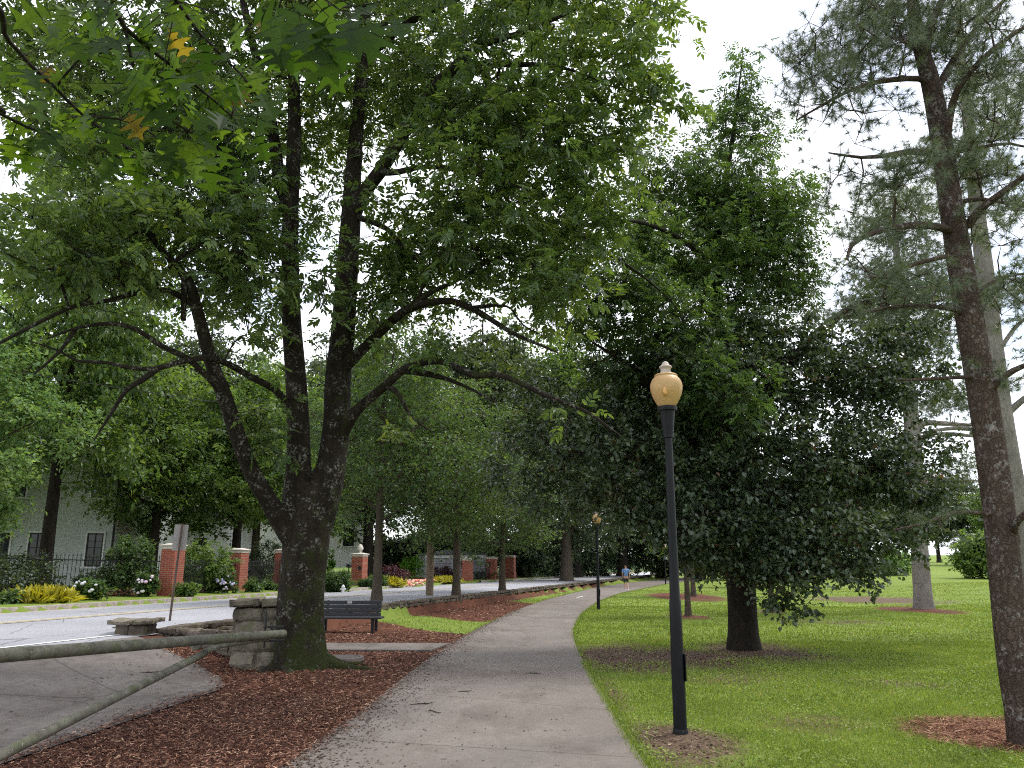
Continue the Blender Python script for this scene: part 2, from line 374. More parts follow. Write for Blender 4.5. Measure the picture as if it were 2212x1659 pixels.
# ---------------------------------------------------------------- road frame and terrain
ROADZ = .35
pf = [G(0, 1326, ROADZ), G(590, 1291, ROADZ), G(1000, 1261, ROADZ)]
DR = nz((pf[2] - pf[0])[:2]); NR = np.array([-DR[1], DR[0]])           # along / towards the far side
O = G(1000, 1288, .42)[:2]                                             # near edge (wall face line)
WF = float(np.dot(pf[0][:2] - O, NR))                                   # far kerb distance
def st(x, y):
    dx, dy = np.asarray(x) - O[0], np.asarray(y) - O[1]
    return dx * DR[0] + dy * DR[1], dx * NR[0] + dy * NR[1]
def RD(s, t): return O + DR * s + NR * t
S0 = float(st(0, 15.5)[0])
def ground_h(x, y):
    x = np.asarray(x, float); y = np.asarray(y, float); s, t = st(x, y)
    w = 3.2 + (.2 - 3.2) * sstep(13.5, 16.5, y)
    up = ROADZ * sstep(0, 1, (t + w) / w)
    z = up * (t < .0) + ROADZ * (t >= 0)
    far = np.maximum(t - WF - .2, 0)
    z = np.where(t > .02, np.where(t < WF, ROADZ - .05, ROADZ + .13 + .02 * np.minimum(far, 30)), z)
    bank = sstep(62, 95, s) * sstep(1.5, 12, far) * np.minimum(far * .28, 5.5)
    z = z + np.where(t > WF, bank, 0)
    r = sstep(0, 14, x - (9 + .20 * y))
    z = z + r * .018 * np.maximum(y - 24, 0) * (y < 900)
    z = z + sstep(200, 600, y) * 0
    return z

def bump(x, y):
    return (np.hypot(x, y) < 60) * (np.sin(x * 1.7 + y * .6) * .012 + np.sin(x * .6 - y * 1.9) * .012 + np.sin(x * 4.1 + y * 3.3) * .006)
def surf_h(x, y):
    return ground_h(x, y) + bump(x, y) * np.clip((-sdist(PATH_POLY, x, y) - .05) / .5, 0, 1) * np.clip((-sdist(DRIVE, x, y) - .05) / .5, 0, 1)
PL = [(470, 1760), (540, 1700), (612, 1659), (700, 1600), (790, 1535), (868, 1470), (925, 1425), (965, 1398), (1012, 1370), (1100, 1325), (1180, 1296), (1290, 1269), (1352, 1259.5), (1440, 1251.5), (1520, 1246)]
PR = [(1500, 1790), (1430, 1730), (1388, 1659), (1350, 1590), (1312, 1525), (1272, 1455), (1243, 1398), (1236, 1362), (1254, 1327), (1292, 1300), (1340, 1282), (1440, 1261.5), (1520, 1251.5)]
def resample(p, n):
    p = np.asarray(p, float); d = np.concatenate([[0], np.cumsum(np.linalg.norm(np.diff(p, axis=0), axis=1))])
    t = np.linspace(0, d[-1], n)
    return np.stack([np.interp(t, d, p[:, i]) for i in range(p.shape[1])], 1)
def smooth_line(p, n=160, it=6):
    q = resample(p, n)
    for _ in range(it): q[1:-1] = q[1:-1] * .5 + (q[:-2] + q[2:]) * .25
    return q
LE = smooth_line([G(x, y)[:2] for x, y in PL]); RE_ = smooth_line([G(x, y)[:2] for x, y in PR])
def inside(poly, x, y):
    poly = np.asarray(poly); r = np.zeros(np.shape(x), bool)
    j = len(poly) - 1
    for i in range(len(poly)):
        (xi, yi), (xj, yj) = poly[i], poly[j]
        c = ((yi > y) != (yj > y)) & (x < (xj - xi) * (y - yi) / (yj - yi + 1e-12) + xi)
        r ^= c; j = i
    return r
def sdist(poly, x, y):
    poly = np.asarray(poly); d = np.full(np.shape(x), 1e9)
    for i in range(len(poly)):
        a = poly[i]; b = poly[(i + 1) % len(poly)]; e = b - a
        t = np.clip(((x - a[0]) * e[0] + (y - a[1]) * e[1]) / (e @ e + 1e-12), 0, 1)
        d = np.minimum(d, np.hypot(x - a[0] - t * e[0], y - a[1] - t * e[1]))
    return np.where(inside(poly, x, y), d, -d)
PATH_POLY = np.concatenate([LE[::3], RE_[::-3]])
BED = np.array([G(x, y)[:2] for x, y in [(400, 1900), (612, 1659), (790, 1535), (925, 1425), (1020, 1373), (960, 1367), (880, 1356), (812, 1341), (795, 1318), (640, 1318), (480, 1345), (330, 1385), (250, 1395), (180, 1420), (100, 1560), (0, 1600), (-250, 1700)]])
DRIVE = np.array([G(x, y)[:2] for x, y in [(-900, 1900), (-150, 1722), (0, 1657), (150, 1606), (330, 1544), (470, 1495), (482, 1486), (478, 1468), (440, 1452), (330, 1432), (240, 1408)]] + [G(-80, 1398, .28)[:2], G(-700, 1440, .3)[:2]])
STRIP_MULCH = np.array([G(x, y)[:2] for x, y in [(640, 1312), (830, 1316), (890, 1327), (1000, 1340), (1050, 1344), (1130, 1318), (1160, 1304), (1100, 1299), (1060, 1296), (1000, 1298), (800, 1308)]])
ELL = []   # (cx, cy, ax, ay, kind) ground ellipses
def gell(x, y, rx, ry, kind):
    c = G(x, y); a = G(x, y - ry); b = G(x, y + ry)
    ELL.append((c[0], (a[1] + b[1]) / 2, rx / F * c[1], (a[1] - b[1]) / 2, kind))
gell(1340, 1425, 150, 34, 'dirt'); gell(1640, 1412, 150, 26, 'dirt'); gell(1480, 1425, 190, 26, 'dirt'); gell(1480, 1615, 130, 62, 'dirt'); gell(1600, 1470, 190, 30, 'weak'); gell(1330, 1520, 70, 90, 'weak'); gell(1750, 1560, 160, 40, 'weak'); gell(1950, 1480, 180, 22, 'weak'); gell(1800, 1345, 160, 12, 'weak')
gell(2185, 1590, 185, 42, 'mulch'); gell(1990, 1319, 75, 8, 'mulch'); gell(1890, 1297, 120, 9, 'dirt'); gell(1485, 1290, 75, 9, 'mulch')
gell(1490, 1333, 40, 6, 'mulch'); gell(1215, 1266, 75, 6, 'mulch'); gell(1665, 1322, 30, 4, 'dirt'); gell(985, 1314, 60, 10, 'mulch'); gell(1240, 1264, 60, 6, 'mulch')
def masks(x, y):
    mu = np.clip(.5 + sdist(BED, x, y) * 2.2, 0, 1); mu = np.maximum(mu, np.clip(.5 + sdist(STRIP_MULCH, x, y) * 1.2, 0, 1))
    di = np.zeros(np.shape(x))
    for cx, cy, ax, ay, kd in ELL:
        q = np.hypot((x - cx) / ax, (y - cy) / ay); v = np.clip(1.1 - .62 * q, 0, 1) if kd != 'mulch' else np.clip(1.35 - .85 * q, 0, 1)
        if kd != 'mulch': di = np.maximum(di, v * (1.0 if kd == 'dirt' else .6))
        else: mu = np.maximum(mu, v)
    s, t = st(x, y)
    nearwall = np.clip(.5 + (.55 + t) * 1.2, 0, 1) * (t < .1) * (s > -6); mu = np.maximum(mu, nearwall * .9)
    iv = sstep(55, 70, s) * sstep(.6, 3.0, t - WF) * (t > WF); mu = np.where(t > WF, np.clip(sstep(56, 66, s) * (1 - sstep(.5, 3.4, t - WF)) + .9 * sstep(2.6, 3.2, t - WF) * (1 - sstep(6.5, 8, t - WF)) * (s < 60), 0, 1), mu)
    return mu, di, iv

def axis(lo, fine0, fine1, step, hi):
    a = list(np.arange(fine0, fine1, step)); x, d = fine0, step
    while x > lo: d *= 1.18; x -= d; a.insert(0, x)
    x, d = a[-1], step
    while x < hi: d *= 1.18; x += d; a.append(x)
    return np.array(a)
gx = axis(-1500, -14, 13, .16, 1500); gy = axis(-300, 3, 34, .16, 3000)
X, Y = np.meshgrid(gx, gy); Z = ground_h(X, Y)
sx_, tx_ = st(X, Y); near = np.hypot(X, Y) < 60
Z = surf_h(X, Y) - .02 * (sdist(PATH_POLY, X, Y) > .05)
g = M(); nxg, nyg = len(gx), len(gy)
i0 = (np.arange(nyg - 1)[:, None] * nxg + np.arange(nxg - 1)[None, :]).ravel()
g.add(np.stack([X, Y, Z], -1).reshape(-1, 3), np.stack([i0, i0 + 1, i0 + nxg + 1, i0 + nxg], -1))
ground = g.build('ground', MAT['ground'], smooth=True); tag(ground, 'park lawn and earth with mulch beds spreading to the horizon', 'ground', kind='structure')
mu, di, iv = masks(X.ravel(), Y.ravel())
for nm, arr in (('mulch', mu), ('dirt', di), ('ivy', iv)):
    a = ground.data.attributes.new(nm, 'FLOAT', 'POINT'); a.data.foreach_set('value', arr.astype(np.float32))

# path slab
pm = M(); n = len(LE)
dl = np.concatenate([[0], np.cumsum(np.linalg.norm(np.diff((LE + RE_) / 2, axis=0), axis=1))]) + .55
K = 9; top = np.stack([LE * (1 - q) + RE_ * q for q in np.linspace(0, 1, K)], 1)
gs = RS(3); zt = .028 + np.zeros((n, K))
V = np.concatenate([np.concatenate([LE[:, None], top, RE_[:, None]], 1), np.concatenate([np.full((n, 1), -.06), zt, np.full((n, 1), -.06)], 1)[..., None]], -1)
idx = (np.arange(n - 1)[:, None] * (K + 2) + np.arange(K + 1)[None, :]).ravel()
pm.add(V.reshape(-1, 3), np.stack([idx, idx + 1, idx + K + 3, idx + K + 2], -1), at=np.repeat(dl, K + 2))
tag(pm.build('path', MAT['path']), 'curving grey concrete footpath through the park', 'path', kind='structure')

# driveway, spur slab
def sheet(poly, zfun, name, mat, label, cat, thick=.06, kind='structure'):
    poly = np.asarray(poly); m = M(); n = len(poly)
    import mathutils
    tri = mathutils.geometry.tessellate_polygon([[Vector((float(a), float(b), 0)) for a, b in poly]])
    m2 = [tuple(t) for t in tri]
    v = np.concatenate([poly, zfun(poly[:, 0], poly[:, 1])[:, None]], 1); m.add(v, m2)
    lo = v - np.array([0, 0, thick]); m.add(np.concatenate([v, lo]), [(i, (i + 1) % n, n + (i + 1) % n, n + i) for i in range(n)])
    return tag(m.build(name, mat), label, cat, kind=kind)
dm = M()
dx = np.arange(-16, 0, .15); dy = np.arange(2, 16, .15); DX, DY = np.meshgrid(dx, dy); dd = sdist(DRIVE, DX, DY); ins_ = dd > 0
dpoly = resample(np.concatenate([DRIVE, DRIVE[:1]]), 900); px_, py_ = DX.copy(), DY.copy()
for a_, b_ in np.argwhere((dd <= 0) & (dd > -.3)):
    q_ = dpoly[np.argmin(((dpoly - [DX[a_, b_], DY[a_, b_]]) ** 2).sum(1))]; px_[a_, b_], py_[a_, b_] = q_
ok = ins_[:-1, :-1] | ins_[1:, :-1] | ins_[:-1, 1:] | ins_[1:, 1:]
ii = (np.arange(len(dy) - 1)[:, None] * len(dx) + np.arange(len(dx) - 1)[None, :])[ok]
DZ = ground_h(px_, py_) + .026
dm.add(np.stack([px_, py_, DZ], -1).reshape(-1, 3), np.stack([ii, ii + 1, ii + len(dx) + 1, ii + len(dx)], -1))
tag(dm.build('driveway', MAT['drive'], smooth=True), 'stained concrete driveway apron crossed by the pipe gate', 'driveway', kind='structure')
a, b, c, d = [G(x, y)[:2] for x, y in [(640, 1408), (930, 1409), (972, 1394), (640, 1393)]]
sheet([a, b, c, d], lambda x, y: x * 0 + .045, 'paving', MAT['drive'], 'short concrete slab joining the path beside the bench bed', 'paving', .1)

# road, kerb, lines
def ribbon(s0, s1, t0, t1, z0, z1, step=2.0):
    s = np.arange(s0, s1 + .01, step); A = O + np.outer(s, DR)
    v = np.concatenate([np.concatenate([A + NR * t0, np.full((len(s), 1), z0)], 1), np.concatenate([A + NR * t1, np.full((len(s), 1), z1)], 1)])
    n = len(s); return v, [(i, i + 1, n + i + 1, n + i) for i in range(n - 1)]
m = M(); ts = [.04, WF * .25, WF * .5, WF * .75, WF - .02]; zc = [0, .05, .08, .05, 0]
for k in range(4): m.add(*ribbon(-60, 220, ts[k], ts[k + 1], ROADZ + .01 + zc[k], ROADZ + .01 + zc[k + 1]))
tag(m.build('road', MAT['road'], smooth=True), 'pale worn asphalt road with cracks', 'road', kind='structure')
m = M(); white = simple('road_paint', (.62, .62, .60), .7, .25, 20); yel = simple('yellow_road_paint', (.50, .40, .20), .7, .3, 20)
m.add(*ribbon(-60, 180, .45, .55, ROADZ + .028, ROADZ + .03)); 
for tt in (WF * .5 - .16, WF * .5 + .07): m.add(*ribbon(-60, 180, tt, tt + .09, ROADZ + .101, ROADZ + .101), mi=1)
tag(m.build('road_markings', [white, yel]), 'faded lane lines painted on the road', 'road marking', kind='structure')
m = M()
for s0, s1 in ((-60, 19.0), (30.0, 220)):
    m.add(*ribbon(s0, s1, WF, WF + .02, ROADZ - .02, ROADZ + .15)); m.add(*ribbon(s0, s1, WF + .02, WF + .2, ROADZ + .15, ROADZ + .155)); m.add(*ribbon(s0, s1, WF + .2, WF + .21, ROADZ + .155, ROADZ + .05))
    m.add(*ribbon(s0, s1, WF - .45, WF, ROADZ + .018, ROADZ + .016))
tag(m.build('kerb', MAT['curb']), 'concrete kerb and gutter along the far side of the road', 'kerb', kind='structure')
m = M(); m.add(*ribbon(19, 30, WF - .02, WF + 7, ROADZ + .035, ROADZ + .32))
tag(m.build('side_drive', MAT['drive']), 'pale drive entrance opening off the far kerb', 'driveway', kind='structure')

# ---------------------------------------------------------------- tree machinery
def spline(pts, step=.25):
    """pts rows: x,y,z,r -> catmull-rom samples"""
    p = np.asarray(pts, float)
    if len(p) == 2: p = np.array([p[0], (p[0] + p[1]) / 2, p[1]])
    q = np.concatenate([[2 * p[0] - p[1]], p, [2 * p[-1] - p[-2]]]); out = []
    for i in range(1, len(q) - 2):
        k = max(2, int(np.linalg.norm(q[i + 1][:3] - q[i][:3]) / step)); t = np.linspace(0, 1, k, endpoint=False)[:, None]
        out.append(.5 * (2 * q[i] + (q[i + 1] - q[i - 1]) * t + (2 * q[i - 1] - 5 * q[i] + 4 * q[i + 1] - q[i + 2]) * t ** 2 + (3 * q[i] - q[i - 1] - 3 * q[i + 1] + q[i + 2]) * t ** 3))
    out.append(p[-1:]); o = np.concatenate(out); o[:, 3] = np.maximum(o[:, 3], .004); return o
def limb(px):  # rows: x, y, depth, radius(m)
    return [tuple(P(x, y, d)) + (r,) for x, y, d, r in px]
def blobs3(bl):
    out = []
    for x, y, d, rx, ry, rd, w in bl:
        c = P(x, y, d); out.append((c, np.array([rx / F * d, rd, ry / F * d]), w))
    return out
def sample(bl, n, rng, sh=2.4):
    vol = np.array([np.prod(r) ** .85 * w for _, r, w in bl]); k = rng.choice(len(bl), n, p=vol / vol.sum())
    u = nz(rng.normal(size=(n, 3))) * (rng.random((n, 1)) ** (1 / sh))
    return np.array([bl[i][0] for i in k]) + u * np.array([bl[i][1] for i in k])
def connect(acc, nodes, rad, C, rng, alpha=.25, step=.45, rk=.0034, wob=.07, sag=.06, rmin=.004, sides=5, mi=0):
    K = len(nodes); cap = K + len(C) * 40; Pn = np.empty((cap, 3)); Pn[:K] = nodes; par = np.full(cap, -1); pl = np.zeros(cap); lim = np.full(cap, .2); lim[:K] = rad
    d0 = np.array([np.min(((nodes - c) ** 2).sum(1)) for c in C]); n = K; chains = []
    for i in np.argsort(d0):
        c = C[i]; ds = np.sqrt(((Pn[:n] - c) ** 2).sum(1)); j = int(np.argmin(ds + alpha * pl[:n] + .25 * np.maximum(0, Pn[:n, 2] - c[2])))
        D = ds[j]; k = max(2, min(30, int(D / step) + 1)); t = np.linspace(0, 1, k + 1)[1:, None]
        q = Pn[j] + (c - Pn[j]) * t; q = q + rng.normal(size=q.shape) * wob * min(D, 1.5) * np.sin(t * math.pi); q[:, 2] += sag * D * np.sin(t[:, 0] * math.pi)
        ids = np.arange(n, n + k); Pn[ids] = q; par[ids] = np.concatenate([[j], ids[:-1]]); pl[ids] = pl[j] + D * t[:, 0]; lim[ids] = lim[j] * .8; chains.append((j, ids)); n += k
    cnt = np.zeros(n); 
    for _, ids in chains: cnt[ids[-1]] += 1
    for i in range(n - 1, K - 1, -1):
        if par[i] >= 0: cnt[par[i]] += cnt[i]
    r = np.minimum(rmin + rk * np.maximum(cnt, 1) ** .58, lim[:n] * .75 + .002)
    for j, ids in chains:
        rr = np.concatenate([[r[ids[0]]], r[ids]]); rr[-1] = rmin * .6
        acc.tube(Pn[np.concatenate([[j], ids])], rr, sides if rr[0] > .012 else 4, cap=False, mi=mi)
def compound(acc, wood, C, rng, clump, twigs=4, tl=(.3, .65), per=5, pairs=3, rl=.19, L=.105, W=.036, droop=.35, six=True, up=.1, mi=0):
    n = len(C); td = nz(rng.normal(size=(n, twigs, 3)) * np.array([1, 1, .55]) + np.array([0, 0, up])); ln = rng.uniform(*tl, (n, twigs, 1))
    p0 = np.repeat(C[:, None], twigs, 1); p1 = p0 + td * ln - np.array([0, 0, 1]) * ln ** 2 * .18
    wood.sticks(p0.reshape(-1, 3), p1.reshape(-1, 3), .0055, .0022)
    t = (np.arange(per) + .6 + rng.uniform(-.3, .3, (n, twigs, per))) / per; t = np.clip(t, .1, 1)
    a = p0[:, :, None] + (p1 - p0)[:, :, None] * t[..., None]
    d = td[:, :, None]; pr = np.cross(np.broadcast_to(d, a.shape), nz(rng.normal(size=a.shape) * np.array([.4, .4, 1])))
    r = nz(d * .55 + nz(pr) * .9 + np.array([0, 0, -droop * .6]) + rng.normal(size=a.shape) * .2)
    a = a.reshape(-1, 3); r = r.reshape(-1, 3); cl = np.repeat(clump, twigs * per)
    upv = nz(np.array([0, 0, 1.]) + rng.normal(size=a.shape) * .35); sd = nz(np.cross(r, upv)); uu = np.cross(sd, r)
    R = rl * rng.uniform(.75, 1.25, (len(a), 1))
    acc2p, acc2d, acc2n, acc2r = [], [], [], []
    for k in range(pairs):
        f = .32 + .55 * k / max(1, pairs - 1) if pairs > 1 else .5
        pp = a + r * R * f - uu * R * f * f * .18
        for sg in (-1, 1):
            dd = nz(r * .62 + sd * sg * .8 - np.array([0, 0, droop]) * .7 + rng.normal(size=a.shape) * .12); acc2p.append(pp); acc2d.append(dd); acc2n.append(uu); acc2r.append(cl)
    acc2p.append(a + r * R - uu * R * .18); acc2d.append(nz(r - np.array([0, 0, droop]) * .8)); acc2n.append(uu); acc2r.append(cl)
    p = np.concatenate(acc2p); d = np.concatenate(acc2d); nn = nz(np.concatenate(acc2n) + rng.normal(size=p.shape) * .28); c = np.concatenate(acc2r)
    s = rng.uniform(.7, 1.2, len(p)); acc.leaf(p, d, nn, L * s, W * s, np.clip(c + rng.normal(size=len(p)) * .16, 0, 1), six, mi)
    return len(p)
def plain(acc, wood, C, rng, clump, twigs=4, tl=(.25, .55), per=8, L=.1, W=.065, droop=.35, flat=.5, six=False, spread=.05, mi=0, stick=True):
    n = len(C); td = nz(rng.normal(size=(n, twigs, 3)) * np.array([1, 1, flat])); ln = rng.uniform(*tl, (n, twigs, 1))
    p0 = np.repeat(C[:, None], twigs, 1); p1 = p0 + td * ln - np.array([0, 0, 1]) * ln ** 2 * droop * .6
    if stick: wood.sticks(p0.reshape(-1, 3), p1.reshape(-1, 3), .005, .002)
    t = np.clip((np.arange(per) + .5 + rng.uniform(-.4, .4, (n, twigs, per))) / per, .05, 1)
    a = p0[:, :, None] + (p1 - p0)[:, :, None] * t[..., None] + rng.normal(size=(n, twigs, per, 3)) * spread
    d = nz(td[:, :, None] * .6 + rng.normal(size=a.shape) * np.array([.8, .8, .45]) - np.array([0, 0, droop]))
    a = a.reshape(-1, 3); d = d.reshape(-1, 3); nn = nz(np.array([0, 0, 1.]) + rng.normal(size=a.shape) * .5); s = rng.uniform(.65, 1.25, len(a))
    acc.leaf(a, d, nn, L * s, W * s, np.clip(np.repeat(clump, twigs * per) + rng.normal(size=len(a)) * .17, 0, 1), six, mi)
def clumpval(C, rng, base=.45, amp=.16):
    ph = rng.uniform(0, 6.28, 6)
    return np.clip(base + amp * (np.sin(C[:, 0] * 1.1 + ph[0]) * np.cos(C[:, 2] * 1.3 + ph[1]) + .7 * np.sin(C[:, 1] * 1.4 + C[:, 0] * .5 + ph[2])) + rng.normal(size=len(C)) * .12, .02, .93)

def pixel_tree(name, label, base, limbs, bl, ncl, seed, bark, leaf, fn, cat='tree', group=None, sides=18, rough=.07, rk=.0034, alpha=.25, clb=.45, flare=True, lsides=10, sh=2.4, extraC=None, filt=None):
    rng = RS(seed); base = np.array(base, float); wood, crown = M(), M(); nodes, rads = [], []
    for i, lb in enumerate(limbs):
        sp = spline(lb, .22)
        if i == 0: sp[0, 2] -= .18
        if i == 0 and flare:
            h = sp[:, 2] - sp[0, 2]; sp[:, 3] *= 1 + .20 * np.exp(-np.maximum(h, 0) / .22)
        wood.tube(sp[:, :3], sp[:, 3], sides if sp[0, 3] > .14 else lsides if sp[0, 3] > .04 else 7, rough=rough if sp[0, 3] > .05 else rough * .6, seed=seed + i, rnd=.5)
        hm = sp[:, 2] > base[2] + 1.9
        nodes.append(sp[hm, :3]); rads.append(sp[hm, 3])
    C = sample(blobs3(bl), ncl, rng, sh)
    if extraC is not None: C = np.concatenate([C, extraC])
    if filt is not None: C = C[filt(C)]
    connect(wood, np.concatenate(nodes), np.concatenate(rads), C, rng, alpha=alpha, rk=rk)
    fn(crown, wood, C, rng, clumpval(C, rng, clb))
    t = thing(name, label, cat, base, group)
    wood.build('trunk', MAT[bark], t, base, smooth=True); crown.build('crown', MAT[leaf], t, base)
    return t

# ================================================================= A: the big multi-stemmed ash
A = [
 limb([(650, 1442, 12.5, .40), (649, 1380, 12.5, .375), (650, 1290, 12.5, .36), (658, 1200, 12.5, .37), (664, 1135, 12.5, .38), (672, 1085, 12.5, .35), (690, 1040, 12.5, .22), (700, 1000, 12.5, .08)]),
 limb([(655, 1170, 12.45, .30), (644, 1085, 12.4, .255), (645, 1000, 12.4, .205), (644, 920, 12.35, .19), (638, 800, 12.3, .175), (630, 692, 12.3, .165), (627, 560, 12.2, .15), (628, 455, 12.2, .14), (635, 315, 12.1, .125), (634, 175, 12.0, .105), (630, 52, 12, .09), (622, -140, 12, .06), (640, -330, 12, .02)]),
 limb([(627, 470, 12.2, .12), (605, 390, 12.4, .115), (594, 315, 12.6, .105), (578, 220, 12.8, .095), (548, 105, 13, .08), (525, 0, 13.2, .07), (500, -150, 13.4, .04)]),
 limb([(668, 1190, 12.5, .26), (690, 1110, 12.5, .27), (708, 1050, 12.5, .25), (726, 930, 12.5, .225), (730, 815, 12.5, .215), (742, 710, 12.5, .20), (752, 560, 12.5, .185), (758, 470, 12.5, .175), (762, 385, 12.5, .15), (770, 290, 12.5, .13), (783, 150, 12.5, .11), (792, 0, 12.5, .09), (800, -150, 12.5, .05), (805, -330, 12.5, .02)]),
 limb([(758, 480, 12.5, .15), (784, 420, 12.3, .125), (823, 368, 12.1, .12), (872, 287, 11.8, .11), (921, 210, 11.6, .10), (988, 140, 11.4, .085), (1047, 95, 11.2, .06), (1117, 74, 11, .045), (1187, 46, 10.8, .03), (1290, 0, 10.6, .015)]),
 limb([(990, 140, 11.4, .05), (1030, 137, 11.3, .05), (1110, 139, 11.0, .045), (1187, 141, 10.8, .035), (1245, 155, 10.6, .02), (1330, 190, 10.4, .01)]),
 limb([(786, 120, 12.5, .09), (823, 98, 12.3, .08), (860, 65, 12.1, .07), (920, 28, 11.8, .06), (985, 0, 11.6, .045), (1080, -60, 11.3, .02)]),
 limb([(786, 90, 12.5, .07), (815, 66, 12.8, .065), (855, 28, 13, .055), (905, -5, 13.2, .04), (980, -70, 13.4, .02)]),
 limb([(823, 372, 12.1, .07), (860, 372, 11.8, .055), (907, 361, 11.5, .045), (977, 365, 11.2, .035), (1060, 385, 10.9, .025), (1170, 420, 10.6, .012)]),
 limb([(760, 465, 12.5, .07), (787, 474, 12.3, .055), (837, 495, 12, .045), (872, 537, 11.8, .035), (914, 572, 11.6, .02), (970, 600, 11.5, .008)]),
 limb([(735, 800, 12.5, .13), (760, 775, 12.3, .11), (785, 753, 12.2, .105), (827, 711, 12, .10), (872, 672, 11.8, .09), (925, 654, 11.6, .08), (977, 651, 11.4, .07), (1030, 672, 11.2, .06), (1075, 700, 11, .05), (1110, 721, 10.9, .04), (1159, 742, 10.7, .028), (1207, 763, 10.6, .012)]),
 limb([(900, 655, 11.7, .05), (935, 628, 11.6, .045), (977, 612, 11.5, .035), (1040, 575, 11.2, .025), (1130, 525, 11, .012)]),
 limb([(905, 642, 11.7, .03), (922, 590, 11.7, .028), (928, 560, 11.7, .02), (890, 515, 11.9, .01)]),
 limb([(1015, 665, 11.3, .035), (1050, 661, 11.2, .03), (1083, 660, 11.1, .026), (1105, 668, 11, .022), (1131, 703, 10.9, .016), (1187, 733, 10.8, .008)]),
 limb([(722, 960, 12.5, .16), (748, 915, 12.3, .125), (772, 885, 12.1, .105), (800, 860, 12, .095), (837, 829, 11.8, .085), (872, 798, 11.6, .078), (907, 784, 11.4, .07), (949, 780, 11.2, .066), (984, 791, 11, .062), (1030, 812, 10.8, .06), (1075, 808, 10.6, .052), (1135, 833, 10.4, .045), (1187, 857, 10.2, .04), (1257, 885, 10, .032), (1292, 906, 9.9, .024), (1345, 945, 9.8, .010)]),
 limb([(870, 800, 11.6, .06), (925, 808, 11.5, .05), (977, 823, 11.3, .042), (1030, 847, 11.1, .03), (1072, 870, 11, .012)]),
 limb([(832, 832, 11.8, .05), (850, 842, 11.8, .05), (865, 857, 11.7, .045), (876, 880, 11.7, .04), (890, 903, 11.6, .03), (923, 928, 11.5, .012)]),
 limb([(640, 1160, 12.4, .24), (612, 1130, 12.3, .18), (584, 1086, 12.1, .145), (545, 1022, 11.8, .13), (518, 955, 11.5, .12), (497, 892, 11.3, .115), (480, 843, 11.1, .11), (459, 790, 10.9, .10), (441, 727, 10.7, .09), (424, 664, 10.5, .08), (410, 615, 10.4, .07), (389, 584, 10.3, .055), (340, 530, 10.1, .04), (290, 470, 9.9, .02)]),
 limb([(398, 596, 10.3, .045), (397, 640, 10.3, .042), (396, 692, 10.3, .038)]),
 limb([(424, 664, 10.5, .05), (380, 635, 10.3, .045), (325, 625, 10, .045), (245, 648, 9.7, .04), (175, 657, 9.5, .036), (122, 678, 9.3, .033), (52, 713, 9, .028), (0, 741, 8.8, .024), (-90, 790, 8.5, .01)]),
 limb([(335, 625, 10.1, .035), (350, 595, 10.1, .033), (385, 560, 10.2, .03), (415, 540, 10.3, .024), (470, 510, 10.4, .01)]),
 limb([(636, 905, 12.3, .11), (623, 881, 12.2, .085), (595, 843, 11.9, .075), (543, 815, 11.5, .068), (500, 790, 11.2, .064), (466, 776, 10.8, .06), (438, 773, 10.6, .056), (385, 783, 10.3, .052), (333, 797, 10, .045), (280, 794, 9.8, .036), (228, 783, 9.5, .03), (168, 780, 9.3, .024), (130, 759, 9.2, .018), (60, 735, 9, .008)]),
 limb([(340, 796, 10, .042), (305, 822, 9.9, .04), (273, 843, 9.8, .036), (245, 885, 9.7, .03), (203, 951, 9.6, .012)]),
 limb([(482, 848, 11.1, .075), (462, 825, 10.9, .065), (438, 804, 10.7, .06), (403, 773, 10.5, .055), (350, 748, 10.2, .05), (315, 724, 10, .045), (280, 706, 9.8, .042), (238, 699, 9.6, .038), (193, 703, 9.4, .03), (151, 713, 9.2, .022), (100, 732, 9, .012)]),
 limb([(163, 711, 9.3, .028), (145, 738, 9.2, .026), (126, 762, 9.1, .022), (74, 808, 9, .012)]),
]
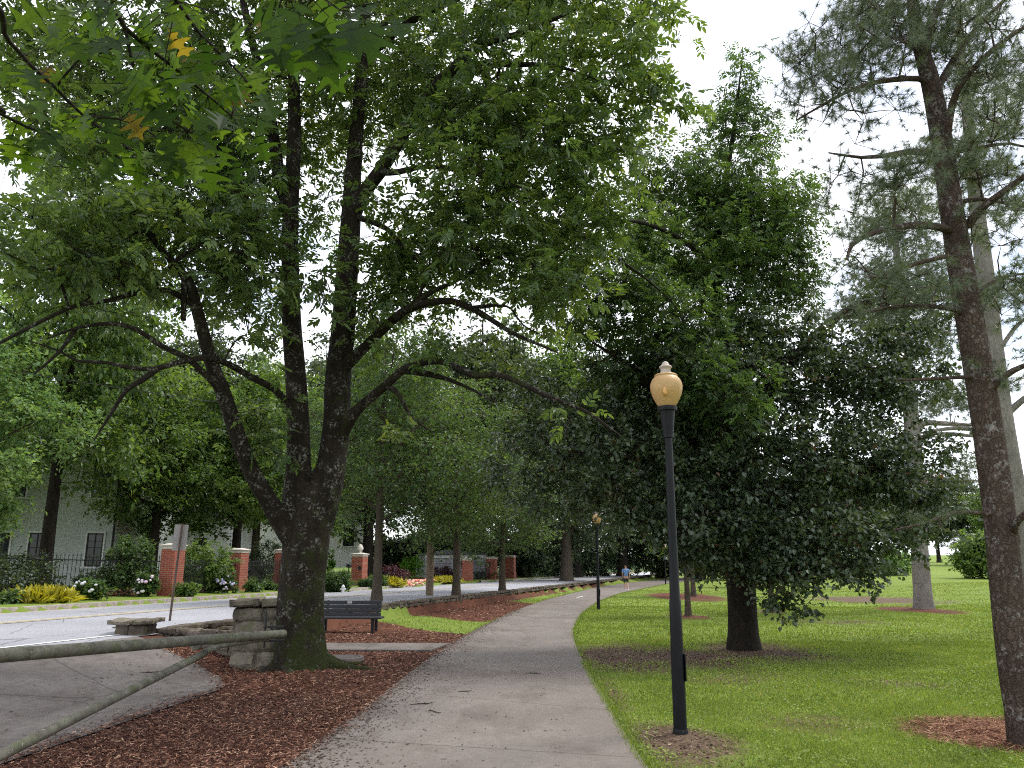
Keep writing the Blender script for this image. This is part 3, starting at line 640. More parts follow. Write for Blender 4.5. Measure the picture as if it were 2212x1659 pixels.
BA = [  # x, y, depth, rx px, ry px, rdepth m, weight
 (700, 120, 12.5, 330, 190, 2.4, 1.0), (1010, 180, 11.5, 260, 150, 2.0, .95), (1270, 70, 10.6, 190, 110, 1.6, .8), (1200, 240, 10.6, 230, 110, 1.7, .8), (1400, 200, 10.2, 90, 70, 1.0, 1.0),
 (1080, 370, 11, 250, 120, 1.8, .8), (1180, 480, 10.8, 170, 120, 1.5, .9), (930, 480, 11.6, 200, 110, 1.6, 1.1), (1300, 330, 10.4, 70, 60, .9, .8), (1010, 590, 11.3, 160, 80, 1.3, 1.0),
 (830, 600, 12.2, 90, 100, 1.0, 1.1), (760, 690, 12, 80, 60, .8, 1.1), (560, 330, 12.2, 230, 170, 2.0, .8), (330, 330, 11, 230, 160, 1.8, .95), (150, 230, 10.5, 170, 160, 1.6, .7), (500, 530, 11, 190, 110, 1.6, 1.3),
 (330, 500, 9.8, 170, 80, 1.3, .9), (130, 550, 9.3, 150, 80, 1.3, 1.1), (620, 600, 11, 120, 90, 1.2, 1.5), (520, 660, 10.6, 80, 50, .9, .8), (560, 740, 11.3, 70, 40, .7, .5), (200, 615, 9.4, 160, 40, .9, .8), (520, 900, 11, 60, 50, .6, 1.2), (560, 930, 11.4, 60, 50, .6, 1.2),
 (1130, 770, 10.8, 110, 50, 1.0, .3), (1250, 880, 10, 110, 40, .8, .2), (960, 730, 11.2, 90, 40, .9, .35), (850, 940, 11.5, 70, 40, .7, .5), (1200, 640, 10.8, 90, 70, .8, .8),
 (700, -180, 12.5, 380, 130, 2.6, .8), (1150, -110, 11.3, 330, 110, 2.2, .9), (1400, 20, 10.4, 90, 60, 1, .9), (300, -60, 11, 330, 120, 2.2, .6), (50, 60, 10, 130, 100, 1.4, .7), (100, 420, 9.6, 130, 80, 1.2, .9),
]
for k_ in (10, 11, 12, 13, 14, 15, 16, 19, 21, 22, 23): A[k_] = [q_[:3] + (q_[3] * (.80 if j_ > 1 else 1),) for j_, q_ in enumerate(A[k_])]
VIS = np.concatenate([np.array(spline(A[k], .12)) for k in (1, 2, 3, 4, 5, 6, 7, 8, 9, 10, 13, 14, 15, 16, 17, 19, 20, 21, 22, 23)])
def topix(C):
    rel = C - np.array([0, 0, EYE]); w = rel[:, 1] * CP + rel[:, 2] * SP; return CX + F * rel[:, 0] / w, CYP - F * (-rel[:, 1] * SP + rel[:, 2] * CP) / w
def clear_limbs(C):   # twigs grow on the far and upper sides of the big limbs, leaving their undersides bare
    cx, cy = topix(C); vx, vy = topix(VIS[:, :3]); g_ = RS(5); keep = np.ones(len(C), bool)
    for i in range(len(C)):
        d_ = np.hypot(vx - cx[i], vy - cy[i]); k_ = (d_ < 26 + VIS[:, 3] * 110) & (VIS[:, 1] > C[i, 1] - .15)
        if k_.any() and g_.random() < (.92 if cy[i] > 60 else .6): keep[i] = False
    return keep
pixel_tree('ash_tree', 'large mossy ash with several stems forking low beside the stone pillar', G(650, 1440), A, [(x, y, d, rx * 1.14, ry * 1.14, rd * 1.1, w) for x, y, d, rx, ry, rd, w in BA], 1600, 11, 'ash_bark', 'ash_leaf',
           lambda c, w, C, r, cl: compound(c, w, C, r, cl, twigs=3, per=4, tl=(.35, .9), L=.13, W=.052, rl=.21), sides=30, rough=.05, clb=.45, sh=3.0, filt=clear_limbs)

# ================================================================= D: second ash behind the lamp
tD = 17.0
D_ = [limb([(1606, 1372, tD, .15), (1602, 1250, tD, .15), (1585, 1050, tD, .14), (1550, 850, tD, .13), (1548, 650, tD, .11), (1560, 450, tD, .085), (1585, 280, tD, .05), (1603, 130, tD, .012)]),
      limb([(1548, 700, tD, .07), (1520, 660, 16.5, .06), (1490, 610, 16, .05), (1420, 560, 15.5, .03), (1350, 520, 15, .012)]),
      limb([(1549, 620, tD, .06), (1600, 560, 16.7, .05), (1680, 480, 16.4, .03), (1740, 420, 16, .012)]),
      limb([(1160, 508, 13.5, .034), (1220, 492, 13.4, .04), (1262, 487, 13.4, .045), (1320, 480, 13.6, .042), (1400, 484, 14.2, .045), (1500, 540, 15.6, .055), (1552, 640, 17, .06)]),
      limb([(1225, 495, 13.4, .03), (1300, 540, 13.2, .028), (1380, 590, 13, .02), (1450, 650, 13, .01)])]
BD = [(1560, 420, tD, 120, 140, 1.6, 1.1), (1585, 270, tD, 85, 75, .9, 1.4), (1598, 195, tD, 42, 45, .5, 1.6), (1604, 135, tD, 16, 34, .25, 3.0), (1660, 300, tD, 45, 45, .6, .8), (1430, 400, 16.2, 110, 90, 1.3, 1.0), (1640, 480, 16.4, 130, 110, 1.4, 1.2), (1500, 560, 16, 170, 110, 1.6, 1.3),
      (1680, 600, 16.4, 110, 110, 1.3, 1.2), (1380, 520, 15, 110, 70, 1.0, 1.1), (1300, 600, 14, 130, 80, 1.1, 1.0), (1420, 700, 14.5, 160, 90, 1.3, 1.2), (1590, 720, 16, 130, 90, 1.3, 1.2), (1570, 850, 13.6, 90, 90, .7, 1.5), (1510, 800, 13.5, 70, 70, .6, 1.2), (1750, 390, 16.4, 50, 40, .6, .8), (1350, 800, 14.5, 120, 60, .9, .8), (1250, 690, 14, 90, 60, .9, .9)]
pixel_tree('ash_tree', 'taller slim ash whose pointed leafy top rises into the sky behind the street lamp', G(1606, 1372), D_, BD, 950, 21, 'dark_bark', 'sap_leaf',
           lambda c, w, C, r, cl: compound(c, w, C, r, cl, twigs=3, per=4, tl=(.35, .8), L=.12, W=.044, six=False), rough=.04)

# ================================================================= C: the dark spreading tree on the lawn
tC = 15.6
C_ = [limb([(1606, 1394, tC, .31), (1604, 1340, tC, .285), (1600, 1260, tC, .28), (1594, 1180, tC, .28), (1588, 1100, tC, .26), (1582, 1020, tC, .2), (1575, 900, tC, .15), (1570, 780, tC, .10), (1575, 650, tC, .04)]),
      limb([(1588, 1090, tC, .19), (1530, 1010, 15.2, .15), (1490, 940, 14.9, .12), (1430, 860, 14.5, .09), (1360, 790, 14.2, .05), (1280, 740, 14, .02)]),
      limb([(1586, 1060, tC, .18), (1620, 930, 15.4, .15), (1665, 830, 15.3, .135), (1725, 765, 15.3, .12), (1790, 700, 15.4, .10), (1850, 660, 15.5, .07), (1930, 640, 15.6, .03)]),
      limb([(1590, 1120, tC, .16), (1520, 1060, 15, .12), (1430, 1010, 14.6, .09), (1340, 985, 14.3, .06), (1240, 975, 14, .03)]),
      limb([(1592, 1140, tC, .14), (1680, 1060, 15.2, .11), (1780, 1020, 14.9, .08), (1880, 1010, 14.8, .05), (1970, 1030, 14.8, .02)]),
      limb([(1592, 1150, tC, .12), (1650, 1110, 14.8, .10), (1710, 1120, 14.2, .07), (1760, 1180, 13.8, .04), (1780, 1260, 13.6, .015)]),
      limb([(1590, 1130, tC, .12), (1560, 1090, 14.8, .10), (1520, 1100, 14.1, .07), (1480, 1150, 13.6, .03)])]
BC = [(1600, 800, tC, 250, 130, 2.0, 1.0), (1420, 850, 14.8, 180, 110, 1.6, .9), (1780, 800, 15.4, 200, 130, 1.8, 1.0), (1900, 850, 15.4, 120, 110, 1.3, .8), (1600, 1000, 15, 260, 120, 1.9, 1.2), (1400, 1000, 14.5, 180, 120, 1.5, 1.0), (1260, 960, 14.2, 150, 110, 1.3, .8),
      (1800, 1000, 15, 190, 110, 1.6, 1.2), (1930, 1040, 14.8, 110, 80, 1.1, 1.0), (1650, 1130, 14.2, 200, 90, 1.2, 1.5), (1500, 1120, 13.8, 130, 80, 1.0, 1.4), (1800, 1150, 14, 130, 90, 1.1, 1.5), (1740, 1220, 13.7, 120, 60, .9, 1.5), (1840, 1220, 13.8, 60, 50, .7, 1.2), (1680, 1250, 14.2, 80, 40, .7, 1.3), (1560, 1215, 14.2, 70, 55, .7, 1.2),
      (1500, 1190, 14, 50, 50, .6, 1.0), (1340, 1100, 14.2, 110, 60, .9, .9), (1740, 1310, 13.6, 32, 30, .3, 1.3), (1730, 1345, 13.6, 12, 16, .15, 1.2), (1690, 1300, 13.8, 40, 18, .4, 1.2), (1480, 1265, 13.9, 18, 25, .25, .8), (1950, 690, 15.6, 120, 90, 1.3, .7), (2000, 800, 15.6, 90, 90, 1.1, .6), (1880, 1265, 13.9, 22, 12, .25, .8), (2010, 1090, 14.8, 70, 50, .9, 1.0), (2010, 960, 15, 80, 70, 1.0, .6), (1930, 1160, 14.4, 90, 50, .8, 1.0)]
pixel_tree('shade_tree', 'broad dark green tree with drooping glossy foliage over a leaf littered ring on the lawn', G(1606, 1394), C_, BC + [(1150, 900, 14.6, 120, 90, 1.3, .7), (1130, 1020, 14.6, 100, 70, 1.2, .7), (1230, 1080, 14.4, 120, 50, 1.0, .7), (1330, 900, 15.5, 150, 90, 1.2, .9)], 2100, 31, 'dark_bark', 'dark_leaf',
           lambda c, w, C, r, cl: plain(c, w, C, r, cl, twigs=4, per=9, tl=(.22, .5), L=.105, W=.075, droop=.55), sides=22, rough=.05, clb=.42, rk=.003)

# ================================================================= pines
def needles(acc, wood, C, rng, clump, twigs=5, tl=(.15, .4), nd=42, L=.115, W=.0032, tufts=2):
    n = len(C); td = nz(rng.normal(size=(n, twigs, 3)) * np.array([1, 1, .6]) + np.array([0, 0, .35])); ln = rng.uniform(*tl, (n, twigs, 1))
    p0 = np.repeat(C[:, None], twigs, 1); p1 = p0 + td * ln; wood.sticks(p0.reshape(-1, 3), p1.reshape(-1, 3), .0042, .0028)
    for k in range(tufts):
        b = (p0 + (p1 - p0) * (1 - .38 * k)).reshape(-1, 3); t = td.reshape(-1, 3); m = len(b); cl = np.repeat(clump, twigs)
        d = nz(np.repeat(t[:, None], nd, 1) * .55 + nz(rng.normal(size=(m, nd, 3))) * .85); bb = np.repeat(b[:, None], nd, 1) + d * .004
        l = L * rng.uniform(.7, 1.15, (m, nd, 1)); tip = bb + d * l; tip[..., 2] -= l[..., 0] * .12
        sd = nz(np.cross(d, np.array([.2, 1, .1]))) * W
        V = np.stack([bb - sd * .5, bb + sd * .5, tip], 2).reshape(-1, 3); q = np.arange(m * nd)[:, None] * 3 + np.array([[0, 1, 2]])
        acc.add(V, q, np.clip(np.repeat(cl, nd) + rng.normal(size=m * nd) * .15, 0, 1))
E_ = [limb([(2222, 1588, 7.3, .155), (2200, 1480, 7.3, .15), (2186, 1380, 7.3, .145), (2172, 1250, 7.3, .14), (2160, 1120, 7.3, .14), (2130, 900, 7.32, .135), (2100, 720, 7.35, .13), (2070, 540, 7.4, .12), (2048, 400, 7.45, .11), (2030, 280, 7.5, .105), (2008, 170, 7.5, .095), (1985, 90, 7.55, .075), (1972, 10, 7.6, .065), (1960, -120, 7.6, .04), (1950, -260, 7.6, .015)]),
      limb([(2012, 185, 7.5, .04), (1985, 170, 7.45, .034), (1930, 172, 7.35, .03), (1880, 180, 7.3, .026), (1830, 198, 7.2, .02), (1780, 225, 7.1, .015), (1720, 260, 7.0, .008)]),
      limb([(2040, 345, 7.45, .045), (2005, 330, 7.35, .04), (1960, 328, 7.2, .034), (1920, 335, 7.1, .026), (1860, 340, 6.95, .018), (1790, 330, 6.8, .008)]),
      limb([(2056, 500, 7.4, .05), (2035, 492, 7.3, .042), (1985, 486, 7.1, .036), (1930, 492, 6.9, .032), (1880, 505, 6.75, .026), (1840, 530, 6.6, .02), (1830, 560, 6.55, .012)]),
      limb([(2072, 560, 7.4, .03), (2040, 555, 7.3, .026), (1960, 575, 7.0, .02), (1900, 600, 6.8, .01)]),
      limb([(2082, 680, 7.35, .03), (2060, 668, 7.25, .026), (1985, 660, 7, .022), (1900, 668, 6.8, .016), (1800, 690, 6.6, .008)]),
      limb([(2105, 815, 7.3, .025), (2070, 815, 7.2, .02), (1990, 820, 7, .015), (1930, 820, 6.9, .008)]),
      limb([(2150, 1115, 7.3, .025), (2120, 1108, 7.2, .022), (2060, 1108, 7.1, .018), (2000, 1130, 6.95, .014), (1930, 1145, 6.8, .007)]),
      limb([(2090, 490, 7.4, .05), (2115, 455, 7.3, .042), (2160, 420, 7.15, .036), (2215, 380, 7, .03), (2290, 330, 6.8, .012)]),
      limb([(2040, 350, 7.45, .05), (2050, 260, 7.3, .042), (2070, 190, 7.15, .036), (2120, 130, 7, .03), (2180, 80, 6.8, .024), (2260, 30, 6.6, .01)]),
      limb([(2000, 120, 7.5, .05), (2010, 60, 7.5, .045), (2030, 10, 7.5, .04), (2070, -60, 7.5, .02)]),
      limb([(2020, 200, 7.5, .045), (2060, 130, 7.6, .04), (2110, 60, 7.7, .032), (2170, 0, 7.8, .02), (2230, -60, 7.9, .01)]),
      limb([(2130, 860, 7.3, .045), (2150, 830, 7.2, .036), (2190, 800, 7.1, .03), (2260, 770, 6.9, .012)]),
      limb([(2195, 1170, 7.3, .04), (2190, 1140, 7.15, .036), (2215, 1110, 7, .03), (2270, 1080, 6.8, .012)]),
      limb([(2058, 440, 7.4, .03), (2120, 430, 7.5, .022), (2200, 445, 7.6, .014), (2260, 450, 7.7, .008)]),
      limb([(2050, 330, 7.4, .03), (2110, 320, 7.5, .022), (2180, 310, 7.6, .016), (2260, 330, 7.7, .008)]),
      limb([(2100, 640, 7.4, .025), (2160, 600, 7.5, .02), (2230, 590, 7.6, .01)])]
BE = [(1850, 130, 7.3, 150, 100, .8, 1.0), (1760, 230, 7.1, 90, 60, .5, 1.0), (1730, 110, 7.2, 60, 60, .4, .7), (1900, 50, 7.4, 130, 80, .8, 1.1), (1890, 270, 7.2, 110, 50, .5, .8), (1900, 410, 7, 110, 55, .6, 1.0), (1800, 380, 6.9, 60, 50, .4, .8), (1880, 540, 6.8, 100, 50, .5, .8),
      (2100, 60, 7.3, 130, 90, 1.0, 1.1), (2180, 180, 7.1, 110, 90, .8, 1.0), (2160, 330, 7.2, 100, 70, .8, .9), (2180, 470, 7.2, 90, 70, .7, .7), (2180, 640, 7.2, 80, 60, .6, .6), (1950, 640, 6.9, 110, 45, .5, .7), (1830, 680, 6.7, 70, 35, .4, .6), (2000, -80, 7.6, 190, 90, 1.0, 1.0), (1960, 1140, 6.9, 70, 28, .25, .5), (2190, 800, 7.1, 70, 50, .5, .5), (1960, 790, 6.9, 60, 30, .3, .3)]
pixel_tree('pine_tree', 'leaning pine with scaly reddish bark rising from a ring of pine straw', G(2222, 1588), E_, BE, 320, 41, 'pine_bark', 'needle',
           lambda c, w, C, r, cl: needles(c, w, C, r, cl), sides=22, rough=.02, rk=.0022, alpha=.12)
tF = 20.0
F_ = [limb([(2248, 1352, tF, .30), (2215, 1180, tF, .28), (2190, 1050, tF, .27), (2165, 900, tF, .26), (2145, 750, tF, .25), (2128, 600, tF, .23), (2110, 450, tF, .20), (2095, 300, tF, .16), (2080, 150, tF, .12), (2070, 0, tF, .08), (2060, -150, tF, .03)]),
      limb([(2175, 950, tF, .10), (2120, 930, 19.8, .08), (2060, 925, 19.6, .06), (1990, 935, 19.4, .03)]), limb([(2168, 900, tF, .1), (2230, 850, 19.6, .07), (2300, 830, 19.3, .03)]),
      limb([(2135, 660, tF, .08), (2080, 640, 19.8, .06), (2010, 650, 19.5, .03)]), limb([(2150, 770, tF, .07), (2200, 700, 20, .05), (2260, 660, 20, .02)])]
BF = [(2060, 860, 19.6, 110, 60, 1.4, .7), (2170, 640, tF, 110, 70, 1.5, .9), (2040, 600, 19.6, 110, 60, 1.4, .9), (2150, 420, tF, 140, 90, 1.8, 1.0), (2050, 320, tF, 120, 80, 1.6, 1.0), (2180, 220, tF, 130, 100, 1.8, 1.0), (2080, 80, tF, 130, 100, 1.8, 1.0), (2200, 780, tF, 80, 50, 1.0, .7), (2190, 1000, 19.6, 50, 40, .6, .4)]
nd2 = lambda c, w, C, r, cl: needles(c, w, C, r, cl, twigs=6, nd=20, L=.19, W=.010, tl=(.25, .6))
pixel_tree('pine_tree', 'pale grey barked pine standing just behind the leaning reddish pine', G(2248, 1352), F_, BF, 230, 42, 'grey_bark', 'needle', nd2, sides=18, rough=.03, rk=.003, alpha=.12)
tG = 30.0
G_ = [limb([(1995, 1312, tG, .36), (1990, 1240, tG, .33), (1984, 1150, tG, .32), (1978, 1040, tG, .31), (1968, 900, tG, .29), (1955, 780, tG, .26), (1945, 650, tG, .2), (1935, 520, tG, .12), (1930, 420, tG, .04)]),
      limb([(1978, 935, tG, .13), (1995, 915, 29.8, .12), (2040, 915, 29.4, .10), (2100, 918, 29, .05)]), limb([(1978, 955, tG, .13), (2000, 942, 29.8, .11), (2060, 938, 29.4, .09), (2120, 945, 29, .04)]),
      limb([(1972, 900, tG, .1), (1945, 880, 29.8, .08), (1915, 860, 29.6, .03)]), limb([(1985, 1050, tG, .1), (2040, 1035, 29.6, .08), (2130, 1040, 29.2, .03)])]
BG = [(1950, 640, tG, 130, 90, 2.5, .9), (1940, 480, tG, 110, 80, 2.2, .8), (2050, 860, tG, 70, 40, 1.5, .7), (1900, 840, tG, 70, 50, 1.5, .6), (2080, 1010, tG, 60, 40, 1.2, .6), (1990, 740, tG, 110, 50, 2, .7), (1940, 1140, tG, 60, 40, 1.2, .6)]
pixel_tree('pine_tree', 'thick grey pine out on the sunny lawn beyond the dark spreading tree', G(1995, 1312), G_, BG, 300, 43, 'grey_bark', 'needle',
           lambda c, w, C, r, cl: needles(c, w, C, r, cl, twigs=7, nd=16, L=.26, W=.018, tl=(.4, .9)), sides=18, rough=.03, rk=.004, alpha=.12)

# ================================================================= B: overhanging oak branches near the camera
OAKT = [(0, .0), (.10, .02), (.18, .05), (.235, .27), (.285, .20), (.32, .11), (.40, .11), (.45, .40), (.52, .56), (.55, .30), (.58, .14), (.67, .12), (.76, .36), (.82, .40), (.82, .20), (.85, .09), (.92, .06), (1.02, .0)]
def oak_leaves(acc, p, d, nrm, L, rnd, rng):
    n = len(p); side = nz(np.cross(d, nrm)); up = np.cross(side, d); k = len(OAKT); mid = np.linspace(0, 1, k)
    V = np.empty((n, 3 * k, 3)); L = L[:, None]; bend = rng.uniform(-.05, .3, (n, 1)); fold = rng.uniform(-.05, .18, (n, 1))
    for i, (t, w) in enumerate(OAKT):
        tm = t if w < .15 else t - .10
        V[:, i] = p + d * L * tm - up * L * bend * tm * tm
        for q, sg in ((k, 1), (2 * k, -1)): V[:, q + i] = p + d * L * t + side * sg * w * L + up * L * (fold * w - bend * t * t)
    b = np.arange(n)[:, None] * 3 * k; f = []
    for i in range(k - 1): f += [b + np.array([[i, i + 1, k + i + 1, k + i]]), b + np.array([[i + 1, i, 2 * k + i, 2 * k + i + 1]])]
    acc.add(V.reshape(-1, 3), np.concatenate(f), np.tile(rnd, len(f)))
rng = RS(51); wood, crown = M(), M()
ob = np.array([-3.4, -.6, 0]); TR = [(ob[0], ob[1], -.1, .30), (ob[0], ob[1], 1.5, .26), (ob[0] + .1, ob[1], 3.2, .22), (ob[0] + .2, ob[1] + .1, 5, .17), (ob[0] + .1, ob[1] + .2, 7, .1), (ob[0], ob[1], 9, .03)]
sp = spline(TR); wood.tube(sp[:, :3], sp[:, 3], 18, rough=.06)
tw = [[(ob[0] + .1, ob[1], 3.4, .06)] + limb([(-150, -300, 1.9, .025), (225, 5, 2.5, .012), (270, 60, 2.6, .010), (330, 110, 2.7, .008), (400, 165, 2.8, .006), (500, 250, 3.0, .003)]),
      [(ob[0] + .1, ob[1], 3.0, .05)] + limb([(-250, -150, 2.2, .02), (20, 90, 2.8, .010), (60, 135, 2.9, .009), (120, 190, 3.0, .008), (180, 250, 3.1, .006), (250, 300, 3.2, .004), (320, 350, 3.3, .002)]),
      [(ob[0] + .1, ob[1], 2.8, .05)] + limb([(-200, 150, 2.4, .018), (0, 245, 2.9, .008), (60, 275, 3.0, .006), (110, 290, 3.1, .003)]),
      [(ob[0] + .1, ob[1], 3.8, .05)] + limb([(-100, -500, 1.7, .02), (330, -60, 2.3, .009), (430, 70, 2.6, .007), (520, 160, 2.8, .004), (560, 215, 2.9, .002)]),
      [(ob[0] + .2, ob[1], 4.2, .05)] + limb([(100, -900, 1.2, .02), (560, -140, 1.6, .008), (650, -40, 1.75, .006), (720, 20, 1.85, .003)]),
      limb([(270, 60, 2.6, .007), (300, 180, 2.7, .005), (370, 260, 2.8, .004), (440, 300, 2.9, .002)]), limb([(120, 190, 3, .006), (170, 130, 2.9, .004), (230, 110, 2.8, .002)]), limb([(180, 250, 3.1, .005), (300, 270, 3.0, .004), (420, 370, 3.0, .002)])]
for q in tw: sp = spline(q, .1); wood.tube(sp[:, :3], sp[:, 3], 6, cap=False)
spots = []
def oakpatch(x, y, rx, ry, dep, dd, n):
    u = rng.normal(size=(n, 2)) * .5; 
    for a, b in u: spots.append(P(x + a * rx, y + b * ry, dep + rng.uniform(-dd, dd)))
oakpatch(215, 30, 130, 50, 2.6, .3, 20); oakpatch(400, 40, 120, 60, 2.7, .35, 20); oakpatch(340, 150, 160, 90, 2.8, .4, 38); oakpatch(460, 210, 120, 90, 3.0, .35, 27); oakpatch(270, 240, 130, 100, 3.0, .35, 18); oakpatch(410, 310, 110, 70, 3.0, .3, 20)
oakpatch(60, 160, 90, 110, 3.0, .2, 16); oakpatch(130, 250, 90, 90, 3.1, .2, 14); oakpatch(20, 290, 40, 50, 3.0, .2, 6); oakpatch(660, 20, 120, 40, 1.75, .12, 13); oakpatch(600, 60, 50, 40, 1.8, .1, 4); oakpatch(690, 120, 30, 20, 1.85, .05, 2); oakpatch(330, 330, 60, 40, 3.0, .2, 10); oakpatch(530, 170, 40, 50, 2.9, .15, 9)
p = np.array(spots); n = len(p)
d = nz(rng.normal(size=(n, 3)) * np.array([.55, .4, .35]) + np.array([.12, .05, -.85])); nn = nz(rng.normal(size=(n, 3)) * .38 + np.array([0, -1.0, .2]))
oak_leaves(crown, p, d, nn, rng.uniform(.105, .165, n), np.where(p[:, 1] < 2.1, np.clip(rng.normal(.12, .12, n), 0, 1), np.clip(rng.normal(.45, .3, n), 0, 1)), rng)
allp = np.concatenate([spline(q, .1)[:, :3] for q in tw])
j = np.array([np.argmin(((allp - a) ** 2).sum(1)) for a in p]); wood.sticks(allp[j], p, .0022, .0012)
C = sample([(np.array([-3.6, -1.0, 7.2]), np.array([2.6, 2.2, 1.8]), 1.0)], 120, rng)
connect(wood, spline(TR)[12:, :3], spline(TR)[12:, 3], C, rng)
q = np.repeat(C, 14, 0) + rng.normal(size=(120 * 14, 3)) * .3; oak_leaves(crown, q, nz(rng.normal(size=q.shape) + np.array([0, 0, -.4])), nz(rng.normal(size=q.shape) * .4 + np.array([0, 0, 1])), rng.uniform(.1, .16, len(q)), np.clip(rng.normal(.5, .2, len(q)), 0, 1), rng)
t = thing('oak_tree', 'oak with spiky lobed leaves on branches hanging close overhead', 'tree', ob)
wood.build('trunk', MAT['dark_bark'], t, ob, smooth=True); crown.build('crown', MAT['oak_leaf'], t, ob)

# ================================================================= generic broadleaf trees (young street trees and the woods beyond)
def gen_tree(name, label, seed, h, clear, cr, leaf, bark, ncl, L, W, trunk_r, twigs=5, per=9, tl=(.5, 1.1), lean=0.0, flat=.5, group=None, top=1.0, shape=1.0, droop=.3):
    rng = RS(seed); wood, crown = M(), M()
    tp = [(0, 0, -.1, trunk_r * 1.15), (0, 0, clear * .5, trunk_r), (lean * .3, 0, clear, trunk_r * .9), (lean * .6, .1, (clear + h) / 2, trunk_r * .55), (lean, 0, h * .95, trunk_r * .1)]
    sp = spline(tp, .4); sp[:, 3] *= 1 + .35 * np.exp(-np.maximum(sp[:, 2], 0) / .3); wood.tube(sp[:, :3], sp[:, 3], 14, rough=.05, seed=seed); nodes = [sp[sp[:, 2] > clear * .8, :3]]; rads = [sp[sp[:, 2] > clear * .8, 3]]
    bl = []; hh = h - clear; nb = 11
    for i in range(nb):
        f = (i + .5) / nb; a = i * 2.4 + rng.uniform(-.4, .4); rad = cr * (math.sin(math.pi * min(1, .18 + .80 * f * shape)) ** .8); z = clear + hh * (.08 + .86 * f)
        q = rng.uniform(.35, .6); c = np.array([math.cos(a) * rad * q + lean * f, math.sin(a) * rad * q, z]); bl.append((c, np.array([rad * .62, rad * .62, hh * rng.uniform(.12, .18)]), 1.0))
        e = np.array([math.cos(a) * rad * .8 + lean * f, math.sin(a) * rad * .8, z + rad * .1, trunk_r * .08]); b0 = np.array([lean * f * .8, 0, clear + (z - clear) * .55, trunk_r * .42 * (1 - f * .6)])
        s2 = spline([b0, (b0 * .5 + e * .5) + np.array([0, 0, rad * .08, 0]), e], .4); wood.tube(s2[:, :3], s2[:, 3], 7, cap=False); nodes.append(s2[:, :3]); rads.append(s2[:, 3])
    C = sample(bl, ncl, rng, 2.6); connect(wood, np.concatenate(nodes), np.concatenate(rads), C, rng, rk=.004, sides=4)
    plain(crown, wood, C, rng, clumpval(C, rng, .45, .2), twigs=twigs, per=per, tl=tl, L=L, W=W, droop=droop, flat=flat, spread=.1)
    t = thing(name, label, 'tree', (0, 0, 0), group); wood.build('trunk', MAT[bark], t, smooth=True); crown.build('crown', MAT[leaf], t); return t
def put(o, xy, sc=1.0, rz=0.0, dz=0.0, label=None):
    o.location = (float(xy[0]), float(xy[1]), float(ground_h(xy[0], xy[1])) + dz); o.rotation_euler = (0, 0, rz); o.scale = (sc, sc, sc) if np.ndim(sc) == 0 else sc
    if label: o['label'] = label
    return o
# three young street trees along the low wall
yt = gen_tree('young_street_tree', '', 61, 10.5, 2.1, 3.9, 'young_leaf', 'young_bark', 520, .15, .085, .16, twigs=5, per=8, tl=(.45, 1.1), flat=.28, group='young trees between the low wall and the path')
put(yt, G(812, 1322)[:2], (1.0, 1.0, 1.12), .4, label='young tree with tall straight trunk standing right behind the bench')
def dupt(o, xy, sc, rz, label, dz=0.0):
    return put(dup(o, (0, 0, 0), label=label), xy, sc, rz, dz)
dupt(yt, G(985, 1312)[:2], (1.0, 1.0, .95), 2.1, 'young tree with thin dark trunk in the mulch strip past the bench')
dupt(yt, G(1085, 1296)[:2], (.95, .95, .85), 4.0, 'young tree farthest up the mulch strip before the thick grey trunk')
big = gen_tree('wall_side_tree', 'stout grey trunked tree rooted against the low roadside wall beside the path', 62, 17.0, 3.0, 8.5, 'deep_leaf', 'young_bark', 620, .30, .2, .5, twigs=6, per=9, tl=(.7, 1.5), group=None, droop=.6)
put(big, G(1215, 1262)[:2] + np.array([0, -6]), 1.0, 1.0)
